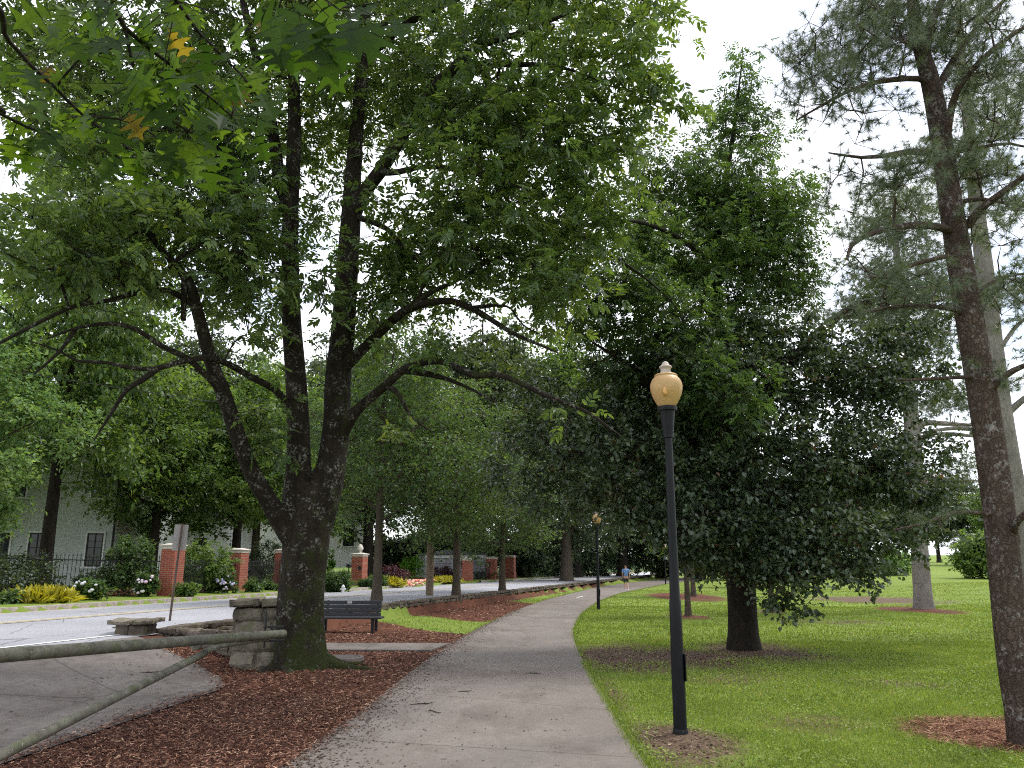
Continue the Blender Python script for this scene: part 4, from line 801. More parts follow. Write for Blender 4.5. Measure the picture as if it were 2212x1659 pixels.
# woodland types
w1 = gen_tree('leafy_tree', '', 71, 16, 3.2, 5.6, 'maple_leaf', 'dark_bark', 520, .26, .17, .3, twigs=6, per=9, tl=(.6, 1.4), flat=.35, group='leafy trees across the road')
w2 = gen_tree('pale_tree', '', 72, 15, 2.5, 5.2, 'pale_leaf', 'young_bark', 520, .24, .15, .28, twigs=6, per=9, tl=(.5, 1.2), group='pale trees across the road')
w3 = gen_tree('deep_green_tree', '', 73, 17, 2.8, 6.0, 'deep_leaf', 'dark_bark', 560, .28, .18, .33, twigs=6, per=9, tl=(.6, 1.4), group='deep green trees across the road')
def GX(px, dep): return np.array([(px - CX) / F * dep, dep])
put(w1, GX(118, 31.5), (.85, .85, 1.35), .5, label='bright green maple whose dark forked trunk stands before the white brick house')
WOODS = [
 (w2, -95, 26, .72, 1.0, 'pale silvery green tree crowding in front of the white house at the edge of view'),
 (w1, 345, 38, .75, 2.0, 'mid green tree with dark trunk rising behind the first brick pillar'),
 (w1, 520, 42, .85, 3.1, 'leafy green tree rising behind the second brick pillar'),
 (w1, 640, 52, .9, 1.2, 'green tree partly hidden behind the mossy ash trunk'),
 (w3, 250, 54, 1.25, .2, 'deep green tree towering behind the gap beside the white brick house'),
 (w3, 430, 60, 1.3, 2.2, 'deep green tree behind the shrub between the brick pillars'),
 (w2, 560, 66, 1.4, 4.2, 'pale tree glimpsed between stems of the mossy ash'),
 (w1, -40, 46, 1.1, 4.4, 'tall green tree behind the roof of the white brick house'),
 (w3, 800, 66, 1.4, 1.9, 'deep green tree above the dome shaped hedge'),
 (w1, 930, 74, 1.45, .6, 'green tree behind the purple shrubs and wooden utility pole'),
 (w3, 1040, 76, 1.7, 3.0, 'deep green tree behind the gate pillars far along the road'),
 (w1, 1130, 84, 1.9, 5.0, 'green tree on the bank behind the last brick pillars'),
 (w3, 1240, 92, 1.9, 1.5, 'deep green tree on the ivy bank behind the stout grey trunk'),
 (w3, 1340, 100, 1.9, .9, 'deep green tree on the bank above the walking person'),
 (w1, 1420, 112, 2.0, 2.7, 'green tree closing the far end of the road'),
 (w3, 1500, 100, 1.7, 3.6, 'deep green tree beyond the bend of the path'),
 (w3, 690, 90, 1.7, 5.5, 'deep green tree far behind the pale hillside house'),
 (w1, 150, 68, 1.15, 5.1, 'green tree in the back garden of the white brick house'),
]
for o, px, dep, sc, rz, lb in WOODS: dupt(o, GX(px, dep), sc, rz, lb)
put(w2, GX(-120, 34), .9, 2.0, label='pale tree at the far corner of the white brick house')
put(w3, GX(1640, 62), .62, 1.1, label='deep green tree behind the dark spreading tree on the lawn')
w3['group'] = 'deep green trees'
# trees beyond the lawn
LAWN = [(w1, 1740, 85, .8, .8, 'low green tree at the back of the lawn behind the dark drooping foliage'), (w1, 1850, 115, .95, 1.8, 'green tree at the crest of the lawn short of the thick grey pine'), (w3, 1960, 135, 1.1, 2.9, 'deep green tree past the thick grey pine at the lawn crest'),
        (w3, 2070, 130, 1.05, .7, 'deep green tree in the far gap beside the leaning pine'), (w1, 2150, 120, 1.0, 3.3, 'green tree behind the bright bush at the lawn edge'), (w3, 2260, 115, 1.0, 4.6, 'deep green tree past the leaning pine at the end of the lawn'), (w1, 1800, 150, 1.4, 2.6, 'tall green tree far behind the drooping foliage'), (w3, 2010, 170, 1.3, 5.2, 'farthest deep green tree on the rise beyond the lawn')]
for o, px, dep, sc, rz, lb in LAWN: dupt(o, GX(px, dep), sc, rz, lb)
# small stems behind the dark tree
sm = gen_tree('lawn_sapling', 'thin leaning sapling in a pine straw ring by the street lamp post', 64, 5.5, 1.7, 1.6, 'young_leaf', 'young_bark', 70, .16, .1, .09, twigs=5, per=8, tl=(.3, .7), group='saplings on the lawn')
put(sm, G(1487, 1331)[:2], 1.0, .3); dupt(sm, G(1668, 1324)[:2], .9, 2.2, 'thin sapling stem just behind the dark spreading tree'); dupt(sm, G(1498, 1288)[:2], 1.4, 4.0, 'larger sapling in the far pine straw patch behind the street lamp')

# ---------------------------------------------------------------- shrubs
def shrub(name, label, px, base_y, wpx, hpx, z, leaf, seed, n=55, L=.13, W=.085, cat='shrub', group=None, flat=.8, twigs=4, per=9, bloom=None, nb=10, dep=None, up=False):
    rng = RS(seed); c = G(px, base_y, z) if dep is None else np.array([(px - CX) / F * dep, dep, 0]); d = c[1]; c[2] = float(ground_h(c[0], c[1])); w, h = wpx / F * d / 2, hpx / F * d
    wood, crown = M(), M(); C = sample([(c + np.array([0, 0, h * .5]), np.array([w * .9, w * .8, h * .48]), 1.0)], n, rng, 3.2)
    C[:, 2] = np.maximum(C[:, 2], c[2] + .06)
    nd = np.array([c + np.array([a * w * .2, b * w * .2, .05 + k * h * .12]) for k in range(4) for a, b in ((0, 0), (1, .5), (-1, .4), (.2, -1))])
    if up: wood.blob(c + np.array([0, 0, .02]), (w * .3, w * .3, .08), 12, 7)
    else: connect(wood, nd, np.full(len(nd), .03), C, rng, rk=.0025, sides=4)
    sc_ = max(.5, min(w, h))
    if up:  # arching grass-like blades
        b = np.repeat(c[None] + rng.normal(size=(n * 4, 3)) * np.array([w * .45, w * .4, 0]), 6, 0); dd = nz(rng.normal(size=b.shape) * np.array([.8, .8, .3]) + np.array([0, 0, .9])); 
        crown.leaf(b, dd, nz(rng.normal(size=b.shape) + np.array([0, 0, .5])), h * rng.uniform(.7, 1.3, len(b)), L * .35, np.clip(rng.normal(.5, .22, len(b)), 0, 1), True, curl=.35)
    else: plain(crown, wood, C, rng, clumpval(C, rng, .45, .15), twigs=twigs, per=per, tl=(.15 * sc_, .4 * sc_), L=L, W=W, droop=.25, flat=flat, spread=.05)
    t = thing(name, label, cat, c, group); wood.build('stem', MAT['dark_bark'], t, c); crown.build('foliage', MAT[leaf], t, c)
    if bloom:
        bm = M(); k = bloom[1]; q = nz(rng.normal(size=(k, 3)) * np.array([1, .6, .6]) + np.array([.3, -.9, .35])); 
        for i in range(k):
            r = rng.uniform(.045, .075); bm.blob(c + np.array([0, 0, h * .5]) + q[i] * np.array([w, w, h * .5]), (r, r, r * .8), 9, 6, .25, i, rnd=rng.random())
        bm.build('blossom', bloom[0], t, c, smooth=True)
    return t
hyd = chip('hydrangea_petals', [(0, (.42, .40, .62)), (.5, (.55, .52, .72)), (1, (.68, .55, .68))]); pinkp = chip('pale_pink_petals', [(0, (.60, .50, .58)), (.5, (.72, .66, .70)), (1, (.62, .42, .58))]); whitep = chip('white_petals', [(0, (.46, .46, .48)), (1, (.60, .58, .62))]); orangep = chip('salmon_petals', [(0, (.62, .20, .14)), (.5, (.75, .34, .26)), (1, (.80, .55, .45))])
SH = [
 ('clipped_hedge', 'dark clipped hedge below the white brick house', -10, 1292, 270, 92, 'deep_leaf', dict(n=130, cat='hedge')),
 ('round_shrub', 'tall rounded green shrub beside the first brick pillar', 275, 1288, 125, 125, 'young_leaf', dict(n=120)),
 ('round_shrub', 'large pale leaved shrub between the two nearest brick pillars', 440, 1281, 130, 112, 'maple_leaf', dict(n=120)),
 ('hydrangea', 'hydrangea with pink mopheads against the first brick pillar', 313, 1290, 45, 48, 'young_leaf', dict(n=30, bloom=(pinkp, 12), cat='plant')),
 ('hydrangea', 'hydrangea with lilac blue mopheads before the second brick pillar', 485, 1281, 55, 34, 'young_leaf', dict(n=30, bloom=(hyd, 16), cat='plant')),
 ('hydrangea', 'pale flowered hydrangea beside the golden grass clump', 192, 1296, 70, 42, 'young_leaf', dict(n=40, bloom=(whitep, 9), cat='plant')),
 ('golden_grass', 'bright yellow grass clump by the far kerb below the hedge', 92, 1302, 85, 30, 'gold_leaf', dict(n=60, up=True, cat='plant')),
 ('low_shrub', 'low green shrub at the foot of the first brick pillar', 402, 1289, 48, 26, 'maple_leaf', dict(n=30)),
 ('low_shrub', 'low mound of green leaves past the second brick pillar', 545, 1279, 45, 20, 'young_leaf', dict(n=26)),
 ('low_shrub', 'low mound beside the third brick pillar', 585, 1276, 45, 20, 'young_leaf', dict(n=26)),
 ('low_shrub', 'low dark shrub under the hedge at the edge of view', 12, 1305, 60, 26, 'young_leaf', dict(n=26)),
 ('dark_shrub', 'dark shrub filling the railing behind the rounded green shrub', 215, 1278, 130, 34, 'deep_leaf', dict(n=70)),
 ('dark_evergreen', 'dark evergreen shrub at the corner of the white brick house', 285, 1268, 80, 190, 'deep_leaf', dict(n=120)),
 ('dark_evergreen', 'dark evergreen screen behind the third brick pillar', 570, 1268, 90, 95, 'deep_leaf', dict(n=100)),
 ('dark_evergreen', 'dark evergreen behind the second brick pillar', 395, 1272, 60, 80, 'deep_leaf', dict(n=70)),
 ('dome_hedge', 'smooth dome of dark green hedge beside the drive entrance', 724, 1273, 76, 45, 'young_leaf', dict(n=150, L=.1, cat='hedge', nb=1)),
 ('low_shrub', 'soft green shrub at the foot of the stone capped pillar', 790, 1268, 36, 18, 'young_leaf', dict(n=26)),
 ('low_shrub', 'feathery green shrub behind the trunk of the tree by the bench', 818, 1266, 40, 26, 'maple_leaf', dict(n=26)),
 ('golden_grass', 'yellow grass clump below the larger purple shrub', 845, 1265, 42, 17, 'gold_leaf', dict(n=40, up=True, cat='plant')),
 ('purple_shrub', 'large spreading purple leaved shrub beside the lime green shrub', 850, 1261, 78, 34, 'purple_leaf', dict(n=80)),
 ('lime_shrub', 'bright lime green round shrub among the purple shrubs', 889, 1252, 58, 48, 'lime_leaf', dict(n=80)),
 ('purple_shrub', 'purple leaved shrub behind the wooden utility pole', 952, 1253, 72, 28, 'purple_leaf', dict(n=70)),
 ('golden_grass', 'yellow grass row past the wooden utility pole', 962, 1258, 50, 13, 'gold_leaf', dict(n=40, up=True, cat='plant')),
 ('low_shrub', 'grey green hedge shrub between the far gate pillars', 1045, 1251, 75, 17, 'young_leaf', dict(n=50)),
 ('golden_grass', 'small yellow grass clump before the last brick pillar', 1112, 1246, 26, 11, 'gold_leaf', dict(n=20, up=True, cat='plant')),
 ('dark_evergreen', 'dark evergreen beyond the last brick pillar', 1165, 1245, 80, 40, 'deep_leaf', dict(n=70)),
]
for i, (nm, lb, px, by, w, h, lf, kw) in enumerate(SH): shrub(nm, lb, px, by, w, h, .5, lf, 200 + i, **kw)
shrub('silver_shrub', 'silvery white shrub on the slope behind the dome hedge', 745, 0, 40, 16, 0, 'silver_leaf', 240, n=30, dep=66); shrub('columnar_evergreen', 'narrow upright green conifer beside the pale hillside house', 722, 0, 22, 60, 0, 'lime_leaf', 241, n=50, dep=70)
shrub('lawn_bush', 'bright green bush at the edge of the lawn beside the leaning pine', 2108, 0, 130, 105, 0, 'maple_leaf', 242, n=230, L=.3, W=.2, dep=62); shrub('lawn_bush', 'pale bush at the lawn crest short of the thick grey pine', 1905, 0, 95, 62, 0, 'pale_leaf', 243, n=140, L=.25, W=.18, dep=72)
shrub('lawn_bush', 'dark bush at the back of the lawn under the drooping foliage', 1830, 0, 90, 40, 0, 'young_leaf', 244, n=100, L=.25, W=.18, dep=75)
rng = RS(77)
for k, (px, dep, w, h) in enumerate([(1120, 84, 150, 100), (1190, 92, 140, 105), (1270, 100, 140, 110), (1350, 108, 130, 110), (1430, 112, 140, 110), (1520, 104, 150, 100), (1600, 92, 130, 70), (1010, 80, 140, 95), (930, 84, 130, 100), (850, 82, 110, 80), (1690, 90, 130, 60)]):
    shrub('bank_thicket', ['thicket behind the last brick pillars', 'thicket on the ivy bank just past the gate', 'thicket behind the stout grey trunk', 'thicket above the walking person', 'thicket at the far end of the road', 'thicket beyond the bend of the path', 'thicket behind the leaf littered ring', 'dark thicket behind the gate railings', 'dark thicket behind the lime green shrub', 'dark thicket behind the house plaque pillar', 'thicket at the back of the lawn under the drooping foliage'][k], px, 0, w, h, 0, 'deep_leaf', 260 + k, n=230, L=.36, W=.25, dep=dep, group='thickets on the bank')
# salmon bedding flowers
m = M(); fm = M(); rng = RS(9); a, b = G(868, 1264, .5), G(928, 1260, .5)
for i in range(90):
    q = a + (b - a) * rng.random() + rng.normal(size=3) * np.array([.25, .35, 0]); q[2] = ground_h(q[0], q[1]) + rng.uniform(.16, .3); fm.blob(q, (.09, .09, .06), 7, 5, .3, i, rnd=rng.random())
o = fm.build('flower_bed', orangep, smooth=True); tag(o, 'row of salmon bedding flowers before the purple shrubs', 'flowers', kind='stuff')
m = M()

# ---------------------------------------------------------------- ground cover: grass, mulch, litter
def scatter(n, x0, x1, y0, y1, rng):
    y = rng.uniform(y0, y1, n); x = rng.uniform(x0, x1, n); k = np.abs(x) < .73 * y + .6; return x[k], y[k]
rng = RS(91); gm = M()
def blades(n, x0, x1, y0, y1, hh, ww, thr=.5, clover=False):
    x, y = scatter(n, x0, x1, y0, y1, rng); mu, di, iv = masks(x, y); s, t = st(x, y)
    ns = .5 + .5 * np.sin(x * 3.1 + np.sin(y * 2.3) * 1.7) * np.sin(y * 2.7 + np.sin(x * 1.9))
    cov = np.maximum(mu, di * .95)
    k = (cov + rng.normal(size=len(x)) * .16 < thr) & (sdist(PATH_POLY, x, y) < -.0) & (sdist(DRIVE, x, y) < 0) & ((t < -.5) | (t > WF + .25)); x, y, ns = x[k], y[k], ns[k]; n = len(x)
    z = surf_h(x, y) - .005; h = hh * rng.uniform(.5, 1.35, n); a = rng.uniform(0, 6.28, n); w = ww * rng.uniform(.7, 1.3, n); ln = rng.uniform(.15, .9, n); b = rng.uniform(0, 6.28, n)
    p = np.stack([x, y, z], 1); o = np.stack([np.cos(a), np.sin(a), a * 0], 1) * w[:, None] / 2; tip = p + np.stack([np.cos(b) * ln * h, np.sin(b) * ln * h, h], 1)
    V = np.stack([p - o, p + o, tip], 1); gm.add(V.reshape(-1, 3), np.arange(n)[:, None] * 3 + np.array([[0, 1, 2]]), np.clip(rng.normal(.42, .22, n) + (ns - .5) * .3, 0, 1))
blades(150000, .4, 7.5, 4.6, 9.5, .042, .0075); blades(150000, .6, 13, 9.5, 17, .05, .013); blades(90000, 1, 22, 17, 32, .05, .026); blades(50000, 2, 34, 30, 55, .05, .04); blades(26000, -8, 4.5, 17, 40, .055, .022)
xx = resample(RE_[:60], 900); 
for e, sg in ((RE_, 1), (LE, -1)):
    q = np.concatenate([resample(e[0:14], 5000), resample(e[14:120], 7000)]); q = q + rng.normal(size=q.shape) * .05; x, y = q[:, 0], q[:, 1]; mu, di, iv = masks(x + .1 * sg, y); k = (mu < .4) & (sdist(PATH_POLY, x, y) < .05); x, y = x[k], y[k]; n = len(x)
    h = rng.uniform(.03, .085, n); b = rng.uniform(0, 6.28, n); a = rng.uniform(0, 6.28, n); p = np.stack([x, y, 0 * x], 1); o_ = np.stack([np.cos(a), np.sin(a), a * 0], 1) * .005; tip = p + np.stack([np.cos(b) * h * .7, np.sin(b) * h * .7, h], 1)
    gm.add(np.stack([p - o_, p + o_, tip], 1).reshape(-1, 3), np.arange(n)[:, None] * 3 + np.array([[0, 1, 2]]), np.clip(rng.normal(.4, .25, n), 0, 1))
x, y = scatter(42000, .6, 10, 4.6, 14, rng); mu, di, iv = masks(x, y); pn = np.sin(x * 2.3 + np.sin(y * 1.7) * 2) * np.sin(y * 2.9 + 1.3 * np.sin(x * 2.1)); k = (mu < .4) & (di < .8) & (sdist(PATH_POLY, x, y) < -.03) & (pn + rng.normal(size=len(x)) * .4 > .35); x, y = x[k], y[k]; n = len(x)
p_ = np.stack([x, y, surf_h(x, y) + rng.uniform(.01, .05, n)], 1); gm.leaf(p_, nz(rng.normal(size=(n, 3)) * np.array([1, 1, .3])), nz(rng.normal(size=(n, 3)) * .4 + np.array([0, 0, 1.])), .032, .024, np.clip(rng.normal(.62, .2, n), 0, .93))
tag(gm.build('grass', MAT['grass']), 'short green lawn grass', 'grass', kind='stuff')
def chips(acc, x, y, l, w, rng, z0=.0, lift=.02, rlo=.0, rhi=1.0, bias=2.0):
    n = len(x); z = surf_h(x, y) + z0 + rng.uniform(0, lift, n); a = rng.uniform(0, 6.28, n); tl = rng.normal(size=n) * .18; l = l * rng.uniform(.35, 1.4, n); w = w * rng.uniform(.5, 1.4, n)
    d = np.stack([np.cos(a) * np.cos(tl), np.sin(a) * np.cos(tl), np.sin(tl)], 1) * l[:, None] / 2; s = np.stack([-np.sin(a), np.cos(a), rng.normal(size=n) * .3], 1) * w[:, None] / 2; c = np.stack([x, y, z], 1)
    acc.add(np.stack([c - d - s * .7, c + d * .7 - s, c + d + s * .6, c - d * .8 + s], 1).reshape(-1, 3), np.arange(n)[:, None] * 4 + np.array([[0, 1, 2, 3]]), rlo + (rhi - rlo) * rng.random(n) ** bias)
mm = M(); rng = RS(92)
for n, x0, x1, y0, y1, l, w in ((130000, -5, 0, 4.2, 10, .055, .0085), (60000, -6, .2, 10, 19, .06, .013), (26000, -8, 6, 19, 45, .08, .03)):
    x, y = scatter(n, x0, x1, y0, y1, rng); mu, di, iv = masks(x, y); on_ = np.maximum(sdist(PATH_POLY, x, y), sdist(DRIVE, x, y)) > 0; k = (on_ | (mu + rng.normal(size=len(x)) * .12 > .5)) & (x < LE[np.argmin(np.abs(LE[:, 1][None, :] - y[:, None]), 1), 0] + .3) & (sdist(PATH_POLY, x, y) < rng.exponential(.045, len(x))) & (sdist(DRIVE, x, y) < rng.exponential(.09, len(x))) & (st(x, y)[1] < -.1); chips(mm, x[k], y[k], l, w, rng, z0=np.where(on_[k], .031, .004))
tag(mm.build('mulch_chips', MAT['mulch']), 'shredded reddish bark mulch covering the bed beside the path', 'mulch', kind='stuff')
sm_ = M(); x, y = scatter(60000, 3, 9, 5.6, 9.2, rng); mu, di, iv = masks(x, y); k = (mu + rng.normal(size=len(x)) * .1 > .5); chips(sm_, x[k], y[k], .11, .005, rng, lift=.025, bias=1.2)
tag(sm_.build('pine_straw', MAT['straw']), 'reddish pine straw ring under the leaning pine', 'pine straw', kind='stuff')
lm = M()
for n, x0, x1, y0, y1, l, w in ((60000, .5, 9, 4.6, 19, .04, .016),):
    x, y = scatter(n, x0, x1, y0, y1, rng); mu, di, iv = masks(x, y); k = (di + rng.normal(size=len(x)) * .16 > .62) & (sdist(PATH_POLY, x, y) < 0); chips(lm, x[k], y[k], l, w, rng, lift=.012, bias=1.3)
# crumbs on the path, thick along the mulch side and thinning out
for n, sc, pw in ((6500, .20, 1), (1100, .8, 1)):
    uu_ = rng.random(n) ** 1.6 * 30; i_ = uu_.astype(int); fr = (uu_ - i_)[:, None]; q = LE[i_] * (1 - fr) + LE[i_ + 1] * fr; e = RE_[np.minimum(i_ + 1, len(RE_) - 1)]; dr = nz(e - q); dd = rng.exponential(sc, n); q = q + dr * np.minimum(dd, 2.2)[:, None] + rng.normal(size=q.shape) * .05; x, y = q[:, 0], q[:, 1]; k = sdist(PATH_POLY, x, y) > .01
    chips(lm, x[k], y[k],   .03, .011, rng, z0=.031, lift=.003, rhi=.55)
x, y = scatter(500, -6, -1, 5, 13, rng); k = sdist(DRIVE, x, y) > .1; chips(lm, x[k], y[k], .05, .012, rng, z0=.031, lift=.004, rhi=.7)
tag(lm.build('leaf_litter', MAT['litter']), 'brown crumbs of bark and dead leaves scattered over path and bare earth', 'leaf litter', kind='stuff')
for i, (x, y, ang, l) in enumerate([(912, 1528, .3, .14), (936, 1545, -.9, .10), (1150, 1460, -.2, .12), (1005, 1500, .2, .09), (320, 1470, .4, .2)]):
    c = G(x, y); c[2] = ground_h(c[0], c[1]) + .038; m = M(); dv = np.array([math.cos(ang), math.sin(ang), 0]) * l; nv = np.array([-dv[1], dv[0], 0]); m.tube([c - dv, c - dv * .3 + nv * .18, c + dv * .35 + nv * .05, c + dv + nv * .3], [.004, .006, .006, .003], 6)
    tag(m.build('fallen_twig', MAT['dark_bark'], base=c), ['bent dead twig lying mid path', 'short twig near the bent one on the path', 'twig lying towards the grassy side of the path', 'thin pale twig farther up the path', 'dark twig lying on the driveway concrete'][i], 'twig', 'dead twigs on the concrete')

# ---------------------------------------------------------------- stonework, gate, bench, cover
def stone_block(acc, c, d, rz, seed, amp=.012):
    g = RS(seed); nu = 6; hx, hy, hz = d[0] / 2, d[1] / 2, d[2] / 2; V, Fc = [], []
    def face(o, u, v):
        b0 = len(V); k = 5
        for i in range(k):
            for j in range(k):
                a, b = (i / (k - 1)) * 2 - 1, (j / (k - 1)) * 2 - 1; q = np.array(o) + np.array(u) * a + np.array(v) * b; V.append(q)
        for i in range(k - 1):
            for j in range(k - 1): Fc.append((b0 + i * k + j, b0 + (i + 1) * k + j, b0 + (i + 1) * k + j + 1, b0 + i * k + j + 1))
    face((hx, 0, 0), (0, hy, 0), (0, 0, hz)); face((-hx, 0, 0), (0, -hy, 0), (0, 0, hz)); face((0, hy, 0), (-hx, 0, 0), (0, 0, hz)); face((0, -hy, 0), (hx, 0, 0), (0, 0, hz)); face((0, 0, hz), (hx, 0, 0), (0, hy, 0)); face((0, 0, -hz), (-hx, 0, 0), (0, hy, 0))
    v = np.array(V); ph = g.uniform(0, 6.28, 9); e = np.abs(v) / np.array([hx, hy, hz]); 
    srt = np.sort(e, 1); edge = srt[:, 1]
    v = v * (1 - .09 * (edge[:, None] ** 6)); fq = 2 * math.pi / max(hx, hy, hz) * .55
    v = v + amp * np.stack([np.sin(v[:, 1] * fq + ph[0]) + np.sin(v[:, 2] * fq * 1.7 + ph[1]), np.sin(v[:, 0] * fq + ph[2]) + np.sin(v[:, 2] * fq * 1.9 + ph[3]), np.sin(v[:, 0] * fq * 1.4 + ph[4]) + np.sin(v[:, 1] * fq + ph[5])], 1)
    cc, ss = math.cos(rz), math.sin(rz); v = v @ np.array([[cc, ss, 0], [-ss, cc, 0], [0, 0, 1]]) + np.array(c); acc.add(v, Fc, g.random())
def stone_pier(name, label, c, w, dpt, h, rz, rows, cap_t, over, seed, body='stone'):
    t = thing(name, label, 'stone pillar' if h > .7 else 'stone pier', c); m = M(); g = RS(seed); z = 0; hs = g.uniform(.8, 1.25, rows); hs = hs / hs.sum() * (h - cap_t); cs, sn = math.cos(rz), math.sin(rz)
    m.box((c[0], c[1], c[2] + (h - cap_t) / 2 - .03), (w * .9, dpt * .9, h - cap_t + .02), rz, rnd=.15)
    for r in range(rows):
        k = g.integers(2, 4); cut = np.sort(g.uniform(.25, .75, k - 1)) if k > 1 else []; cut = np.concatenate([[0], cut, [1]])
        for i in range(k):
            x0, x1 = (cut[i] - .5) * w, (cut[i + 1] - .5) * w
            for sy in (-1, 1):
                lx, ly = (x0 + x1) / 2, sy * dpt * .25; stone_block(m, (c[0] + lx * cs - ly * sn, c[1] + lx * sn + ly * cs, c[2] + z + hs[r] / 2), (x1 - x0 - .012, dpt * .5 - .006, hs[r] - .014), rz, seed * 50 + r * 10 + i * 3 + sy, .010)
        z += hs[r]
    m.build('shaft', MAT[body], t, c); m2 = M(); k = 2
    for i in range(k):
        lx = (i - .5) * (w + 2 * over) / k; stone_block(m2, (c[0] + lx * cs, c[1] + lx * sn, c[2] + h - cap_t / 2 + .005 * i), ((w + 2 * over) / k - .008, dpt + 2 * over, cap_t), rz, seed * 77 + i, .010)
    m2.build('cap_stone', MAT['stone'], t, c); return t
pc = G(543, 1447); pc[1] += .42; pc[2] = float(ground_h(pc[0], pc[1]))
stone_pier('stone_pillar', 'square granite block pillar with rough cap stones beside the mossy ash', pc, .86, .78, 1.08, .16, 4, .13, .06, 5)
pp = P(294, 1362, 14.6); pp[2] = float(ground_h(pp[0], pp[1])) - .05
stone_pier('stone_pier', 'low granite end pier with a slab cap at the road edge', pp, .62, .55, 1.6 - (1332 - 1225) / F * 14.4 - pp[2], .12, 1, .085, .11, 8, 'wall_stone')  # shaft takes the darker wall stone: shade below the cap put into its colour
def block_wall(name, label, pts, h0, h1, th, seed, mat='wall_stone', bl=.38):
    m = M(); g = RS(seed); p = resample(np.asarray(pts, float), 200); L = np.concatenate([[0], np.cumsum(np.linalg.norm(np.diff(p, axis=0), axis=1))]); s = 0; c0 = None
    while s < L[-1] - .05:
        l = bl * g.uniform(.6, 1.35); e = min(s + l, L[-1]); q0 = np.array([np.interp(s, L, p[:, 0]), np.interp(s, L, p[:, 1])]); q1 = np.array([np.interp(e, L, p[:, 0]), np.interp(e, L, p[:, 1])]); c = (q0 + q1) / 2; f = (s + e) / 2 / L[-1]; h = h0 + (h1 - h0) * f; zb = min(float(ground_h(c[0], c[1])), 0.3) - .03; rz = math.atan2(q1[1] - q0[1], q1[0] - q0[0])
        topz = h - zb; a = topz * g.uniform(.4, .6); dl = np.linalg.norm(q1 - q0)
        stone_block(m, (c[0], c[1], zb + a / 2), (dl + .004, th * g.uniform(.92, 1.05), a), rz, g.integers(1e6), .012); stone_block(m, (c[0], c[1], zb + a + (topz - a) / 2), (dl - .006, th * g.uniform(.9, 1.1), topz - a + g.uniform(-.01, .015)), rz, g.integers(1e6), .012); s = e
    o = m.build(name, MAT[mat], base=(p[0][0], p[0][1], 0)); return tag(o, label, 'wall')
e0 = np.array([pp[0] + .5, pp[1] + .1]); q1 = np.array([pc[0] - .2, pc[1] + .35])
block_wall('stone_wall', 'low curved wing wall of granite blocks between end pier and tall pillar', [e0, (e0 + q1) / 2 + np.array([.1, -.15]), q1], .47, .52, .3, 3)
sA = float(st(*pp[:2])[0]) + .6
block_wall('stone_wall', 'long low mossy roadside wall running past the bench into the distance', [RD(sA, .12), RD(20, .10), RD(70, .10), RD(135, .10)], .47, .47, .34, 4, bl=.75)
cm = M(); ca = [G(240, 1400)[:2], G(360, 1411)[:2], G(490, 1424)[:2]]
for i in range(2): 
    c = (ca[i] + ca[i + 1]) / 2; dv = ca[i + 1] - ca[i]; stone_block(cm, (c[0], c[1], float(ground_h(*c)) + .06), (np.linalg.norm(dv) - .01, .16, .14), math.atan2(dv[1], dv[0]), 31 + i, .008)
tag(cm.build('kerb_stone', MAT['stone'], base=(ca[0][0], ca[0][1], 0)), 'short row of kerb stones edging the driveway below the wing wall', 'kerb', kind='structure')

def pipe_mat():
    k = N('weathered_pipe'); p = k.pos(); n1 = k.noise(p, 9, 6, .7); n2 = k.noise(p, 40, 4, .7); c = k.ramp(n1, [(.3, (.05, .048, .036)), (.55, (.115, .11, .085)), (.75, (.20, .19, .15))])
    c = k.mix(k.ramp(k.noise(p, 5, 4), [(.5, 0), (.65, .6)]), c, (.07, .085, .035)); c = k.mix(k.ramp(n2, [(.62, 0), (.7, .8)]), c, (.38, .36, .30)); return k.finish(c, .7, .25, n2, .3, .004)
MAT['pipe'] = pipe_mat()
gt = thing('pipe_gate', 'weathered steel pipe barrier gate with a slanting brace across the driveway', 'gate', (P(610, 1370, 11.7)[0], 11.7, 0)); gb = np.array(gt.location)
r0, r1, rm = P(612, 1369, 11.5), P(-260, 1436, 5.4), P(424, 1392, 9.4)
m = M(); m.tube([r0, r1], .060, 20); m.build('main_pipe', MAT['pipe'], gt, gb, smooth=True)
m = M(); ax = nz(r1 - r0); m.tube([rm - ax * .025, rm + ax * .025], .069, 20); m.build('weld_collar', MAT['pipe'], gt, gb, smooth=True)
m = M(); b0, b1, b2, b3 = P(580, 1380, 11.2), P(470, 1396, 9.7), P(436, 1414, 9.2), P(-260, 1762, 4.9)
sp = spline([tuple(b0) + (.032,), tuple(b1) + (.036,), tuple(b2) + (.042,), tuple(b2 * .93 + b3 * .07) + (.043,), tuple(b3) + (.043,)], .2); m.tube(sp[:, :3], sp[:, 3], 14); m.build('brace_rod', MAT['pipe'], gt, gb, smooth=True)
m = M()
for dz in (-.10, .10): m.box(r0 + np.array([-.15, .0, dz]), (.30, .05, .03), .2, bev=.005)
m.tube([r0 + np.array([-.28, .02, -.2]), r0 + np.array([-.28, .02, .32])], .016, 10); m.build('hinge', MAT['iron'], gt, gb)
pb = np.array([r1[0], r1[1], 0.0]); m = M(); m.tube([pb + np.array([0, 0, -.05 + ground_h(pb[0], pb[1])]), np.array([r1[0], r1[1], r1[2] + .12])], .07, 16); m.build('latch_post', MAT['pipe'], gt, gb, smooth=True)

